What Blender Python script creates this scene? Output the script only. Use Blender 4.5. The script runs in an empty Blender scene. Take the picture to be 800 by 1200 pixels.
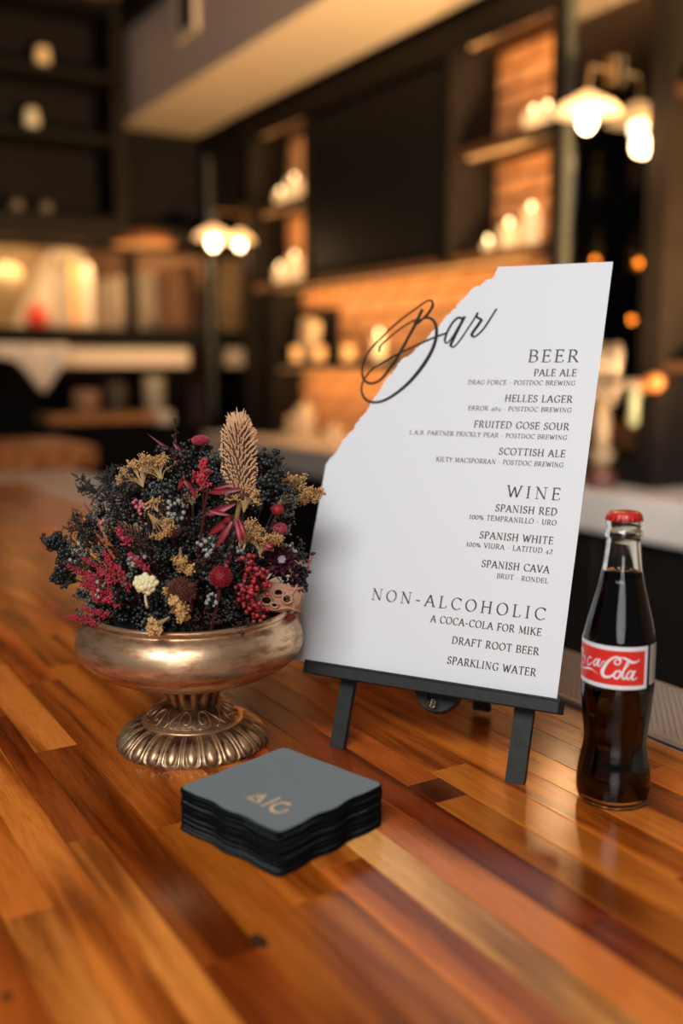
import bpy, bmesh, math, random
from mathutils import Vector, Matrix
random.seed(7)
R = random.Random(11)
C = bpy.context.scene.collection
sc = bpy.context.scene
PI = math.pi
# ---------------------------------------------------------------- camera
Z0 = 1.07                       # height of the bar top
PITCH, YAW, FPX, HC = math.radians(8.5), math.radians(31), 1167.0, 0.36
FW = Vector((-math.cos(YAW), math.sin(YAW), 0)); RT = Vector((math.sin(YAW), math.cos(YAW), 0)); UPW = Vector((0, 0, 1))
CD = FW*math.cos(PITCH) - UPW*math.sin(PITCH); CU = FW*math.sin(PITCH) + UPW*math.cos(PITCH)
EYE = Vector((0, 0, Z0+HC))
cam_data = bpy.data.cameras.new('camera'); cam = bpy.data.objects.new('camera', cam_data); C.objects.link(cam)
m = Matrix((RT, CU, -CD)).transposed().to_4x4(); m.translation = EYE
cam.matrix_world = m
cam_data.sensor_fit = 'VERTICAL'; cam_data.sensor_height = 36; cam_data.sensor_width = 24
cam_data.lens = 36*FPX/1200
cam_data.clip_start = 0.02
cam_data.dof.use_dof = True; cam_data.dof.focus_distance = 0.885; cam_data.dof.aperture_fstop = 1.9
cam_data.dof.aperture_blades = 0
sc.camera = cam
# ---------------------------------------------------------------- view and world
vs = sc.view_settings
sc.display_settings.display_device = 'sRGB'
vs.view_transform = 'Standard'; vs.look = 'None'; vs.gamma = 1; vs.use_curve_mapping = False
vs.exposure = 0.0
sc.cycles.caustics_reflective = False; sc.cycles.caustics_refractive = False
sc.cycles.use_denoising = True
world = bpy.data.worlds.new('world'); sc.world = world; world.use_nodes = True
world.node_tree.nodes['Background'].inputs[0].default_value = (0.95, 0.93, 0.9, 1)
world.node_tree.nodes['Background'].inputs[1].default_value = 0.075
# ---------------------------------------------------------------- large lights
def area(name, loc, target, sx, sy, power, col):
    l = bpy.data.lights.new(name, 'AREA'); l.shape = 'RECTANGLE'; l.size = sx; l.size_y = sy; l.energy = power; l.color = col
    o = bpy.data.objects.new(name, l); C.objects.link(o); o.location = loc
    d = Vector(target)-Vector(loc)
    o.rotation_euler = d.to_track_quat('-Z', 'Y').to_euler()
    return o
def spot(name, loc, target, ang, power, col, rad=.05, blend=.6):
    l = bpy.data.lights.new(name, 'SPOT'); l.energy = power; l.color = col; l.spot_size = math.radians(ang); l.spot_blend = blend; l.shadow_soft_size = rad
    o = bpy.data.objects.new(name, l); C.objects.link(o); o.location = loc
    o.rotation_euler = (Vector(target)-Vector(loc)).to_track_quat('-Z', 'Y').to_euler()
    return o
def point(name, loc, power, col, rad=.03):
    l = bpy.data.lights.new(name, 'POINT'); l.energy = power; l.color = col; l.shadow_soft_size = rad
    o = bpy.data.objects.new(name, l); C.objects.link(o); o.location = loc; return o
DAY = (0.985, 0.99, 1.0); WARM = (1.0, 0.52, 0.2); AMB = (1.0, 0.53, 0.19)
area('daylight_overhead', (0.50, -1.0, 2.92), (-0.72, 0.45, 1.15), 1.7, 1.0, 57, DAY)
area('daylight_window', (1.7, -1.4, 2.0), (-0.72, 0.45, 1.2), 0.9, 1.3, 12, DAY)
spot('daylight_back_counter', (0.9, 1.0, 1.7), (-1.9, 2.3, 0.93), 26, 520, (1.0, .93, .86), .25, .8)
spot('soffit_fill_spot', (-0.9, 1.75, 1.15), (-3.3, 2.05, 2.7), 70, 900, (1.0, 0.60, 0.25), .15)  # added fill from out of view to brighten the soffit underside, no real fixture
# ---------------------------------------------------------------- pixel -> place helpers (photo frame 800x1200)
def ray(px, py): return CD + RT*((px-400)/FPX) + CU*((600-py)/FPX)
def on_z(px, py, z=0.0):
    r = ray(px, py); return EYE + r*((z-HC)/r.z)
def on_y(px, py, Y):
    r = ray(px, py); return EYE + r*(Y/r.y)
def on_x(px, py, X):
    r = ray(px, py); return EYE + r*(X/r.x)
def at_depth(px, py, d): return EYE + ray(px, py)*d
# ---------------------------------------------------------------- materials
def mat(name, col, rough=.5, metal=0.0, bump=0.0, bscale=60, var=0.0, vscale=12, emit=None, estr=0, coat=0, trans=0, ior=None, spec=None, sheen=0):
    m = bpy.data.materials.new(name); m.use_nodes = True; nt = m.node_tree; N = nt.nodes; L = nt.links
    b = N['Principled BSDF']
    b.inputs['Base Color'].default_value = (*col, 1); b.inputs['Roughness'].default_value = rough; b.inputs['Metallic'].default_value = metal
    if coat: b.inputs['Coat Weight'].default_value = coat; b.inputs['Coat Roughness'].default_value = .08
    if trans: b.inputs['Transmission Weight'].default_value = trans
    if ior: b.inputs['IOR'].default_value = ior
    if spec is not None: b.inputs['Specular IOR Level'].default_value = spec
    if sheen: b.inputs['Sheen Weight'].default_value = sheen
    if emit: b.inputs['Emission Color'].default_value = (*emit, 1); b.inputs['Emission Strength'].default_value = estr
    if bump or var:
        tc = N.new('ShaderNodeTexCoord')
        if var:
            n = N.new('ShaderNodeTexNoise'); n.inputs['Scale'].default_value = vscale; n.inputs['Detail'].default_value = 4
            L.new(tc.outputs['Object'], n.inputs['Vector'])
            cr = N.new('ShaderNodeValToRGB'); cr.color_ramp.elements[0].position = .3; cr.color_ramp.elements[1].position = .7
            cr.color_ramp.elements[0].color = (*[c*(1-var) for c in col], 1); cr.color_ramp.elements[1].color = (*[min(1, c*(1+var)) for c in col], 1)
            L.new(n.outputs['Fac'], cr.inputs['Fac']); L.new(cr.outputs['Color'], b.inputs['Base Color'])
        if bump:
            n2 = N.new('ShaderNodeTexNoise'); n2.inputs['Scale'].default_value = bscale; n2.inputs['Detail'].default_value = 3
            L.new(tc.outputs['Object'], n2.inputs['Vector'])
            bp = N.new('ShaderNodeBump'); bp.inputs['Strength'].default_value = bump; bp.inputs['Distance'].default_value = .002
            L.new(n2.outputs['Fac'], bp.inputs['Height']); L.new(bp.outputs['Normal'], b.inputs['Normal'])
    if emit: m.cycles.emission_sampling = 'NONE'
    return m
def wood_mat(name, per_object=True, tint=(1, 1, 1), gloss=.22, gscale=1.0):
    m = bpy.data.materials.new(name); m.use_nodes = True; nt = m.node_tree; N = nt.nodes; L = nt.links
    b = N['Principled BSDF']
    geo = N.new('ShaderNodeNewGeometry'); oi = N.new('ShaderNodeObjectInfo')
    off = N.new('ShaderNodeVectorMath'); off.operation = 'SCALE'; off.inputs[0].default_value = (7.3, 3.1, 5.7)
    L.new(oi.outputs['Random'], off.inputs['Scale'])
    add = N.new('ShaderNodeVectorMath'); add.operation = 'ADD'; L.new(geo.outputs['Position'], add.inputs[0]); L.new(off.outputs[0], add.inputs[1])
    mp = N.new('ShaderNodeMapping'); mp.inputs['Scale'].default_value = (1.5*gscale, 24*gscale, 24*gscale); L.new(add.outputs[0], mp.inputs['Vector'])
    n1 = N.new('ShaderNodeTexNoise'); n1.inputs['Scale'].default_value = 2.2; n1.inputs['Detail'].default_value = 6; n1.inputs['Roughness'].default_value = .62; n1.inputs['Distortion'].default_value = 1.1
    L.new(mp.outputs[0], n1.inputs['Vector'])
    # cathedral rings
    mp2 = N.new('ShaderNodeMapping'); mp2.inputs['Scale'].default_value = (1.1*gscale, 9*gscale, 9*gscale); L.new(add.outputs[0], mp2.inputs['Vector'])
    n2 = N.new('ShaderNodeTexNoise'); n2.inputs['Scale'].default_value = 1.2; n2.inputs['Detail'].default_value = 1.5; L.new(mp2.outputs[0], n2.inputs['Vector'])
    mul = N.new('ShaderNodeMath'); mul.operation = 'MULTIPLY'; mul.inputs[1].default_value = 34; L.new(n2.outputs['Fac'], mul.inputs[0])
    sn = N.new('ShaderNodeMath'); sn.operation = 'SINE'; L.new(mul.outputs[0], sn.inputs[0])
    mr = N.new('ShaderNodeMapRange'); mr.inputs[1].default_value = -1; mr.inputs[2].default_value = 1; mr.inputs[3].default_value = 0; mr.inputs[4].default_value = 1; L.new(sn.outputs[0], mr.inputs[0])
    mix = N.new('ShaderNodeMix'); mix.data_type = 'FLOAT'; mix.inputs[0].default_value = .3; L.new(n1.outputs['Fac'], mix.inputs[2]); L.new(mr.outputs[0], mix.inputs[3])
    cr = N.new('ShaderNodeValToRGB'); e = cr.color_ramp.elements
    e[0].position = .30; e[0].color = (.33*tint[0], .24*tint[1], .17*tint[2], 1); e[1].position = .66; e[1].color = (1*tint[0], 1*tint[1], 1*tint[2], 1)
    k = e.new(.45); k.color = (.70*tint[0], .60*tint[1], .52*tint[2], 1)
    L.new(mix.outputs[0], cr.inputs['Fac'])
    mm = N.new('ShaderNodeMix'); mm.data_type = 'RGBA'; mm.blend_type = 'MULTIPLY'; mm.inputs[0].default_value = 1
    L.new(oi.outputs['Color'], mm.inputs[6]); L.new(cr.outputs['Color'], mm.inputs[7])
    # fine pores
    mp3 = N.new('ShaderNodeMapping'); mp3.inputs['Scale'].default_value = (12, 260, 260); L.new(add.outputs[0], mp3.inputs['Vector'])
    n3 = N.new('ShaderNodeTexNoise'); n3.inputs['Scale'].default_value = 3; n3.inputs['Detail'].default_value = 2; L.new(mp3.outputs[0], n3.inputs['Vector'])
    cr3 = N.new('ShaderNodeValToRGB'); cr3.color_ramp.elements[0].position = .35; cr3.color_ramp.elements[0].color = (.72, .68, .66, 1); cr3.color_ramp.elements[1].position = .5; cr3.color_ramp.elements[1].color = (1, 1, 1, 1)
    L.new(n3.outputs['Fac'], cr3.inputs['Fac'])
    m3 = N.new('ShaderNodeMix'); m3.data_type = 'RGBA'; m3.blend_type = 'MULTIPLY'; m3.inputs[0].default_value = .8
    L.new(mm.outputs[2], m3.inputs[6]); L.new(cr3.outputs['Color'], m3.inputs[7])
    L.new(m3.outputs[2], b.inputs['Base Color'])
    b.inputs['Roughness'].default_value = gloss
    b.inputs['Specular IOR Level'].default_value = .36
    wv = N.new('ShaderNodeTexNoise'); wv.inputs['Scale'].default_value = 9; wv.inputs['Detail'].default_value = 2; L.new(geo.outputs['Position'], wv.inputs['Vector'])
    bp = N.new('ShaderNodeBump'); bp.inputs['Strength'].default_value = .12; bp.inputs['Distance'].default_value = .002; L.new(wv.outputs['Fac'], bp.inputs['Height'])
    bp2 = N.new('ShaderNodeBump'); bp2.inputs['Strength'].default_value = .12; bp2.inputs['Distance'].default_value = .0006; L.new(n3.outputs['Fac'], bp2.inputs['Height']); L.new(bp.outputs['Normal'], bp2.inputs['Normal'])
    L.new(bp2.outputs['Normal'], b.inputs['Normal'])
    return m
# ---------------------------------------------------------------- mesh helpers
def new_obj(name, bm, material, parent=None, origin=None, smooth=False):
    o0 = origin if origin is not None else (parent_origin(parent) if parent else Vector((0, 0, 0)))
    if o0.length: bmesh.ops.translate(bm, verts=bm.verts, vec=-o0)
    me = bpy.data.meshes.new(name); bm.to_mesh(me); bm.free()
    if smooth:
        me.polygons.foreach_set('use_smooth', [True]*len(me.polygons))
    mats = material if isinstance(material, (list, tuple)) else [material]
    for mm in mats: me.materials.append(mm)
    o = bpy.data.objects.new(name, me); C.objects.link(o)
    if parent: o.parent = parent
    elif origin is not None: o.location = origin
    return o
ORG = {}
def parent_origin(p):
    o = Vector((0, 0, 0))
    while p is not None:
        o = o + p.location; p = p.parent
    return o
def tag(o, label=None, cat=None, group=None, kind=None):
    if label: o['label'] = label
    if cat: o['category'] = cat
    if group: o['group'] = group
    if kind: o['kind'] = kind
    return o
def thing(name, label, cat, loc, group=None, kind=None):
    o = bpy.data.objects.new(name, None); C.objects.link(o); o.location = Vector(loc); o.empty_display_size = .02
    return tag(o, label, cat, group, kind)
def add_box(bm, lo, hi, M=None, bev=0):
    ps = [Vector((x, y, z)) for z in (lo[2], hi[2]) for y in (lo[1], hi[1]) for x in (lo[0], hi[0])]
    if M is not None: ps = [M @ p for p in ps]
    v = [bm.verts.new(p) for p in ps]
    fs = [bm.faces.new([v[i] for i in q]) for q in ((0, 2, 3, 1), (4, 5, 7, 6), (0, 1, 5, 4), (2, 6, 7, 3), (0, 4, 6, 2), (1, 3, 7, 5))]
    if bev:
        es = {e for f in fs for e in f.edges}
        bmesh.ops.bevel(bm, geom=list(es), offset=bev, segments=1, affect='EDGES')
    return bm
def box(lo, hi, M=None, bev=0): return add_box(bmesh.new(), lo, hi, M, bev)
def add_lathe(bm, prof, cen, n=32, cap=True, M=None, ang0=0.0):
    rings = []
    for r, z in prof:
        ring = []
        for i in range(n):
            a = 2*PI*i/n+ang0
            p = Vector((cen[0]+r*math.cos(a), cen[1]+r*math.sin(a), cen[2]+z))
            if M is not None: p = M @ p
            ring.append(bm.verts.new(p))
        rings.append(ring)
    for a, b in zip(rings, rings[1:]):
        for i in range(n):
            bm.faces.new((a[i], a[(i+1) % n], b[(i+1) % n], b[i]))
    if cap:
        bm.faces.new(list(reversed(rings[0]))); bm.faces.new(rings[-1])
    return bm
def lathe(prof, cen, n=32, cap=True, M=None): return add_lathe(bmesh.new(), prof, cen, n, cap, M)
def add_tube(bm, pts, rad, n=5, cap=True):
    pts = [Vector(p) for p in pts]
    rads = rad if isinstance(rad, (list, tuple)) else [rad]*len(pts)
    rings = []; up = None
    for i, p in enumerate(pts):
        t = (pts[min(i+1, len(pts)-1)]-pts[max(i-1, 0)])
        if t.length < 1e-9: t = Vector((0, 0, 1))
        t.normalize()
        if up is None: up = t.orthogonal().normalized()
        up = (up - t*up.dot(t))
        if up.length < 1e-6: up = t.orthogonal()
        up.normalize(); s = t.cross(up)
        rings.append([bm.verts.new(p+(up*math.cos(2*PI*k/n)+s*math.sin(2*PI*k/n))*rads[i]) for k in range(n)])
    for a, b in zip(rings, rings[1:]):
        for k in range(n): bm.faces.new((a[k], a[(k+1) % n], b[(k+1) % n], b[k]))
    if cap and n > 2:
        bm.faces.new(list(reversed(rings[0]))); bm.faces.new(rings[-1])
    return bm
_t = (1+5**.5)/2
ICO_V = [Vector(v).normalized() for v in ((-1, _t, 0), (1, _t, 0), (-1, -_t, 0), (1, -_t, 0), (0, -1, _t), (0, 1, _t), (0, -1, -_t), (0, 1, -_t), (_t, 0, -1), (_t, 0, 1), (-_t, 0, -1), (-_t, 0, 1))]
ICO_F = [(0, 11, 5), (0, 5, 1), (0, 1, 7), (0, 7, 10), (0, 10, 11), (1, 5, 9), (5, 11, 4), (11, 10, 2), (10, 7, 6), (7, 1, 8), (3, 9, 4), (3, 4, 2), (3, 2, 6), (3, 6, 8), (3, 8, 9), (4, 9, 5), (2, 4, 11), (6, 2, 10), (8, 6, 7), (9, 8, 1)]
def add_ball(bm, c, r, sub=0, sc=(1, 1, 1), M=None):
    c = Vector(c)
    if sub == 0:
        v = []
        for q in ICO_V:
            d = Vector((q.x*sc[0], q.y*sc[1], q.z*sc[2]))*r
            if M is not None: d = M @ d
            v.append(bm.verts.new(c+d))
        for f in ICO_F: bm.faces.new([v[i] for i in f])
        return
    res = bmesh.ops.create_icosphere(bm, subdivisions=sub+1, radius=r)
    for vv in res['verts']:
        d = Vector((vv.co.x*sc[0], vv.co.y*sc[1], vv.co.z*sc[2]))
        if M is not None: d = M @ d
        vv.co = c+d
def add_poly(bm, pts, thick=None, nrm=None):
    v = [bm.verts.new(p) for p in pts]
    f = bm.faces.new(v)
    if thick:
        r = bmesh.ops.extrude_face_region(bm, geom=[f])
        bmesh.ops.translate(bm, verts=[g for g in r['geom'] if isinstance(g, bmesh.types.BMVert)], vec=nrm*thick)
def bez(p0, p1, p2, n=7):
    return [p0*(1-t)**2 + p1*2*t*(1-t) + p2*t*t for t in [i/(n-1) for i in range(n)]]
def struct(name, bm, m, label=None, parent=None):
    o = new_obj(name, bm, m, parent)
    if parent is None: o['kind'] = 'structure'
    if label: o['label'] = label
    return o
# ================================================================ materials used around the room
CZ = Z0-.008                   # top of the stone counter under the shelves
M_dark = mat('black_stained_wood', (.009, .007, .006), .6, var=.3, vscale=6, spec=.12)
M_darkpanel = mat('dark_panel_paint', (.011, .0095, .010), .8, spec=.08)
M_paint = mat('cream_paint', (.62, .52, .43), .7, bump=.1, bscale=40)
M_ceil = mat('ceiling_paint', (.22, .15, .11), .8)
M_brick = mat('orange_brick', (.58, .30, .14), .85, bump=.6, bscale=60, var=.35, vscale=9)
M_mortar = mat('mortar', (.42, .25, .15), .9, bump=.5)
M_stone = mat('grey_stone', (.66, .60, .54), .4, var=.12, vscale=5)
M_floor = mat('dark_floor', (.03, .022, .018), .5, var=.2)
M_steel = mat('brushed_steel', (.62, .58, .54), .3, metal=1)
M_chrome = mat('chrome', (.8, .8, .78), .12, metal=1)
M_black = mat('black_plastic', (.006, .006, .007), .6, spec=.1)
M_bar = wood_mat('bar_top_wood', gloss=.17)
M_shelfdark = mat('dark_shelf_wood', (.045, .02, .009), .55, var=.3, vscale=7)
M_shelfwood = mat('brown_shelf_wood', (.13, .06, .024), .5, var=.35, vscale=7)
# ================================================================ the room shell
struct('floor', box((-8.5, -4.5, -.1), (3.5, 3.2, 0)), M_floor)
struct('ceiling', box((-8.5, -4.5, 3.24), (3.5, 3.2, 3.35)), M_ceil)
# back wall: mortar bed with single bricks where the shelves leave it open
wb = struct('wall_back', box((-8.5, 2.52, 0), (3.5, 3.1, 3.24)), M_mortar, 'orange brick wall behind the back bar shelves')
bl, bh = .205, .066
brick_me = []
for k in range(4):
    bm = box((-bl/2, -.016, -bh/2), (bl/2, .02, bh/2), None, .004)
    for v in bm.verts: v.co += Vector((R.uniform(-1, 1), R.uniform(-1, 1), R.uniform(-1, 1)))*.0015
    me = bpy.data.meshes.new('brick'); bm.to_mesh(me); bm.free(); me.materials.append(M_brick); brick_me.append(me)
def lay(x0, x1, z0, z1):
    n0 = round((z0-Z0)/(bh+.011))
    z = Z0 + n0*(bh+.011); row = n0
    while z < z1:
        x = x0 + (bl/2 if row % 2 else 0)
        while x < x1+bl/2:
            o = bpy.data.objects.new('brick', R.choice(brick_me)); C.objects.link(o); o.parent = wb
            o.location = (x, 2.515+R.uniform(-.004, .003), z); x += bl+.011
        z += bh+.011; row += 1
lay(-4.72, -2.42, Z0-.02, Z0+.7)
lay(-3.05, -2.42, Z0+.75, Z0+1.5)
lay(-4.72, -4.0, Z0+.75, Z0+1.3)
lay(-2.0, -1.75, Z0+.5, Z0+1.4)
# the wall at the far end, with the kitchen pass opening
lw = bmesh.new()
XW = -5.4
add_box(lw, (XW-.12, -4.5, Z0+.97), (XW, 2.52, 3.24))
add_box(lw, (XW-.12, -4.5, 0), (XW, 2.52, Z0-.25))
add_box(lw, (XW-.12, 2.38, Z0-.25), (XW, 2.52, Z0+.97))
add_box(lw, (XW-.12, -4.5, Z0-.25), (XW, .2, Z0+.97))
struct('wall_left', lw, M_darkpanel, 'dark painted far wall with the kitchen pass opening')
struct('wall_kitchen', box((-8.3, -.6, 0), (-8.2, 2.52, 3.24)), mat('kitchen_tile', (.6, .43, .25), .5, var=.2, vscale=3), 'warm lit tiled wall inside the kitchen')
# soffit over the back bar
so = struct('trim_1', box((XW, 1.84, Z0+1.61), (1.2, 2.3, 3.24)), M_paint, 'cream painted soffit above the back bar')
struct('trim_2', box((XW, 1.78, 3.11), (1.2, 1.838, 3.24)), M_black, 'black trim between the ceiling and the soffit')
# dark bulkhead between soffit and back bar
struct('trim_3', box((XW, 2.3, Z0+1.53), (1.2, 2.52, 3.24)), M_darkpanel, 'dark bulkhead above the back bar shelves')
# vent on the soffit face
p1 = on_y(213, 40, 1.84); p2 = on_y(237, 0, 1.84)
vt = thing('air_vent', 'narrow dark air vent with pale frame on the soffit face', 'vent', (p1.x, 1.84, p1.z))
vx0, vx1 = p1.x-.01, p1.x+.16
M_pale = mat('pale_frame_paint', (.6, .52, .45), .5)
fb = bmesh.new()
for a, b in (((vx0-.03, 0), (vx0, .5)), ((vx1, 0), (vx1+.03, .5)), ((vx0-.03, -.03), (vx1+.03, 0)), ((vx0-.03, .5), (vx1+.03, .53))):
    add_box(fb, (a[0], 1.82, p1.z+a[1]), (b[0], 1.84, p1.z+b[1]))
new_obj('frame', fb, M_pale, vt)
new_obj('backing', box((vx0, 1.832, p1.z), (vx1, 1.838, p1.z+.5)), M_black, vt)
for k in range(7):
    new_obj('slat', box((vx0, 1.822, p1.z+.04+k*.065), (vx1, 1.832, p1.z+.055+k*.065)), M_black, vt)
# warm recessed lamp in the ceiling at the far left
dl = thing('ceiling_downlight', 'warm glowing ceiling light at the far left corner', 'light', (-4.75, 1.28, 3.24))
new_obj('trim_ring', lathe([(.2, -.02), (.2, 0)], (-4.75, 1.28, 3.24), 24), M_black, dl)
new_obj('lens', lathe([(.16, -.025), (.16, -.02)], (-4.75, 1.28, 3.24), 24), mat('downlight_glow', (1, .7, .4), .5, emit=(1, .62, .3), estr=.9), dl)
# ================================================================ back bar
YB, YW = 2.3, 2.50
bb = thing('back_bar_shelving', 'tall black wooden back bar shelving with open shelves before orange brick', 'shelving', (-3.3, YB, 0))
def part(name, lo, hi, m, parent, bev=0): return new_obj(name, box(lo, hi, None, bev), m, parent)
ZS = [Z0+.335, Z0+.72, Z0+1.10, Z0+1.485]
for x0, x1 in ((-4.76, -4.70), (-4.13, -4.09), (-3.075, -3.035), (-2.50, -2.45), (-2.08, -2.02)):
    full = (x0, x1) in ((-4.76, -4.70), (-2.50, -2.45), (-2.08, -2.02))
    part('upright', (x0, YB-.02, CZ if full else ZS[1]), (x1, YW, ZS[3]+.03), M_dark, bb)
for i, z in enumerate(ZS):
    if i < 2:
        part('shelf', (-4.70, YB+(.06 if i == 0 else 0), z), (-2.50, YW, z+.034), M_shelfwood if i else M_dark, bb)
    else:
        for x0, x1 in ((-4.70, -4.13), (-3.035, -2.50)): part('shelf', (x0, YB, z), (x1, YW, z+.03), M_shelfdark, bb)
for z in (ZS[0], ZS[2]): part('shelf', (-2.02, YB, z), (-1.45, YW, z+.03), M_shelfdark, bb)
part('upright', (-1.45, YB-.02, CZ), (-1.4, YW, ZS[3]+.03), M_dark, bb)
part('top_board', (-4.76, YB-.02, ZS[3]+.03), (-1.4, YW, ZS[3]+.06), M_dark, bb)
part('fascia', (-4.76, YB-.035, ZS[3]-.03), (-2.5, YB-.02, ZS[3]+.06), M_dark, bb)
part('back_panel', (-4.09, YW-.03, ZS[1]+.035), (-3.075, YW-.01, ZS[3]), M_black, bb)
# low black partition left of the brick opening
part('end_panel', (-4.70, YB+.02, CZ), (-4.55, YW, ZS[1]), M_dark, bb)
part('side_panel', (-4.55, YW-.025, ZS[0]+.034), (-4.17, YW-.005, ZS[0]+.29), M_black, bb)
tv = thing('television', 'large switched-off black television filling the middle of the back bar', 'television', (-3.65, YB, ZS[1]+.05))
new_obj('casing', box((-4.08, YB-.01, ZS[1]+.045), (-3.085, YB+.04, ZS[3]-.035), None, .006), M_black, tv)
new_obj('screen', box((-4.06, YB-.013, ZS[1]+.065), (-3.10, YB-.0101, ZS[3]-.055)), mat('tv_screen', (.006, .006, .007), .5, spec=.15), tv)
# counter under the shelves
bc = thing('back_counter', 'pale grey stone slab counter on dark cabinets under the back bar', 'counter', (-3, YB, 0))
new_obj('countertop', box((-4.95, YB-.19, Z0-.128), (-.9, YW-.03, CZ), None, .004), M_stone, bc)
new_obj('cabinet_base', box((-4.9, YB-.12, 0.08), (-.95, YW-.03, Z0-.128)), M_dark, bc)
for k in range(7):
    d = new_obj('door', box((-4.88+k*.56, YB-.14, .12), (-4.36+k*.56, YB-.12, Z0-.15), None, .003), M_dark, bc)
    kb = bmesh.new(); add_ball(kb, (-4.42+k*.56, YB-.155, .75), .012, 1); new_obj('knob', kb, M_black, d, smooth=True)
# shelf strip lamps (warm LED bars tucked behind the shelf fronts)
M_led = mat('led_bar', (1, .7, .4), .5, emit=(1, .55, .22), estr=.12)
def led(x0, x1, z, power, lab):
    o = tag(new_obj('led_strip', box((x0, YB+.035, z-.008), (x1, YB+.05, z)), M_led), None, 'light', 'warm light strips under the back bar shelves')
    o['label'] = 'thin warm light strip beneath '+lab
    l = bpy.data.lights.new('led_light', 'AREA'); l.shape = 'RECTANGLE'; l.size = x1-x0; l.size_y = .03; l.energy = power; l.color = AMB
    lo = bpy.data.objects.new('led_light', l); C.objects.link(lo); lo.location = ((x0+x1)/2, YB+.08, z-.012); lo.rotation_euler = (math.radians(28), 0, 0)
led(-4.5, -2.55, ZS[1], 3.9, 'the long shelf under the television'); led(-4.5, -2.55, ZS[0], 3.6, 'the low shelf carrying the tealights')
led(-3.0, -2.54, ZS[2], .85, 'the middle brick shelf right of the television'); led(-3.0, -2.54, ZS[3], 1.0, 'the top board right of the television')
led(-4.66, -4.17, ZS[2], .95, 'the middle shelf left of the television'); led(-4.66, -4.17, ZS[3], .95, 'the top board left of the television')
led(-1.98, -1.5, ZS[2], .15, 'the shelf right of the glass cabinet')
# ---- glazed cabinets (right one by the board, left one by the kitchen)
M_frame = mat('grey_green_frame', (.10, .11, .095), .4, metal=.3)
M_pane = bpy.data.materials.new('clear_pane'); M_pane.use_nodes = True
def clear(mt, tint=(1, 1, 1), f0=.06, rough=0.0):
    nt = mt.node_tree; N = nt.nodes; L = nt.links; N.clear()
    out = N.new('ShaderNodeOutputMaterial'); mx = N.new('ShaderNodeMixShader'); t = N.new('ShaderNodeBsdfTransparent'); g = N.new('ShaderNodeBsdfGlossy')
    t.inputs[0].default_value = (*tint, 1); g.inputs['Roughness'].default_value = rough
    lw_ = N.new('ShaderNodeLayerWeight'); lw_.inputs[0].default_value = .35
    mr = N.new('ShaderNodeMapRange'); mr.inputs[3].default_value = f0; mr.inputs[4].default_value = .9
    pw = N.new('ShaderNodeMath'); pw.operation = 'POWER'; pw.inputs[1].default_value = 3
    L.new(lw_.outputs['Facing'], pw.inputs[0]); L.new(pw.outputs[0], mr.inputs[0]); L.new(mr.outputs[0], mx.inputs[0])
    L.new(t.outputs[0], mx.inputs[1]); L.new(g.outputs[0], mx.inputs[2]); L.new(mx.outputs[0], out.inputs[0])
clear(M_pane, (.62, .6, .55), .42)
def glazed(x0, x1, label, shelves, zt=ZS[3]+.03):
    t = thing('glass_cabinet', label, 'cabinet', ((x0+x1)/2, YB, CZ))
    z0 = CZ
    new_obj('carcass_back', box((x0, YW-.02, z0), (x1, YW, zt)), M_darkpanel, t)
    new_obj('side', box((x0, YB+.02, z0), (x0+.015, YW-.02, zt)), M_dark, t)
    new_obj('side', box((x1-.015, YB+.02, z0), (x1, YW-.02, zt)), M_dark, t)
    for s in shelves: new_obj('glass_shelf', box((x0+.015, YB+.03, s), (x1-.015, YW-.02, s+.01)), M_dark, t)
    d = new_obj('door_frame', None or box((x0, YB-.015, z0), (x0+.024, YB+.015, zt)), M_frame, t)
    new_obj('door_frame', box((x1-.02, YB-.015, z0), (x1, YB+.015, zt)), M_dark, t)
    new_obj('door_rail', box((x0+.035, YB-.015, zt-.05), (x1-.02, YB+.015, zt)), M_dark, t)
    new_obj('door_rail', box((x0+.035, YB-.015, z0), (x1-.02, YB+.015, z0+.08)), M_dark, t)
    new_obj('pane', box((x0+.035, YB-.004, z0+.08), (x1-.02, YB+.0, zt-.05)), M_pane, t)
    return t
glazed(-2.45, -2.08, 'tall glass-fronted cabinet with grey frame right of the brick shelves', (Z0+.62, Z0+.86), 3.1)
glazed(-5.25, -4.78, 'tall glass-fronted cabinet at the far left end of the back bar', (Z0+.45, Z0+.8))
# sconces on brackets in front of the cabinets
M_shade = mat('opal_shade', (.95, .7, .4), .4, emit=(1, .55, .22), estr=1.6)
M_bulb = mat('bulb_glow', (1, .9, .7), .4, emit=(1, .78, .48), estr=14)
M_brass = mat('aged_brass', (.45, .3, .13), .35, metal=.9)
def sconce(px, py, label, power, s=1.0, off=.11):
    p = on_y(px, py, YB-off)
    t = thing('wall_sconce', label, 'lamp', p)
    new_obj('shade', lathe([(.10*s, -.012), (.08*s, .012), (.03*s, .04), (.012*s, .05)], p, 28, True), M_shade, t, smooth=True)
    b_ = bmesh.new(); add_ball(b_, p+Vector((0, 0, -.03*s)), .026*s, 1, (1, 1, 1.4)); new_obj('bulb', b_, M_bulb, t, smooth=True)
    new_obj('arm', add_tube(bmesh.new(), [p+Vector((0, 0, .05*s)), p+Vector((0, .01, .12*s)), p+Vector((0, off-.02, .12*s))], .006, 6), M_brass, t)
    new_obj('wall_plate', box((p.x-.02, YB-.025, p.z+.08*s), (p.x+.02, YB-.016, p.z+.16*s)), M_brass, t)
    point('sconce_light', p+Vector((0, -.02, -.08)), power, (1, .6, .28), .03)
sconce(688, 128, 'glowing opal sconce lamp on the cabinet right of the brick shelves', 2.5)
sconce(281, 281, 'smaller sconce added for the reflected glow just right of the far left one', 1.0, .75, .06)  # extra lamp added in place of the left sconce's mirrored glow
sconce(250, 276, 'glowing opal sconce lamp on the far left cabinet', 2.5, 1.0, .19)
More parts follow.
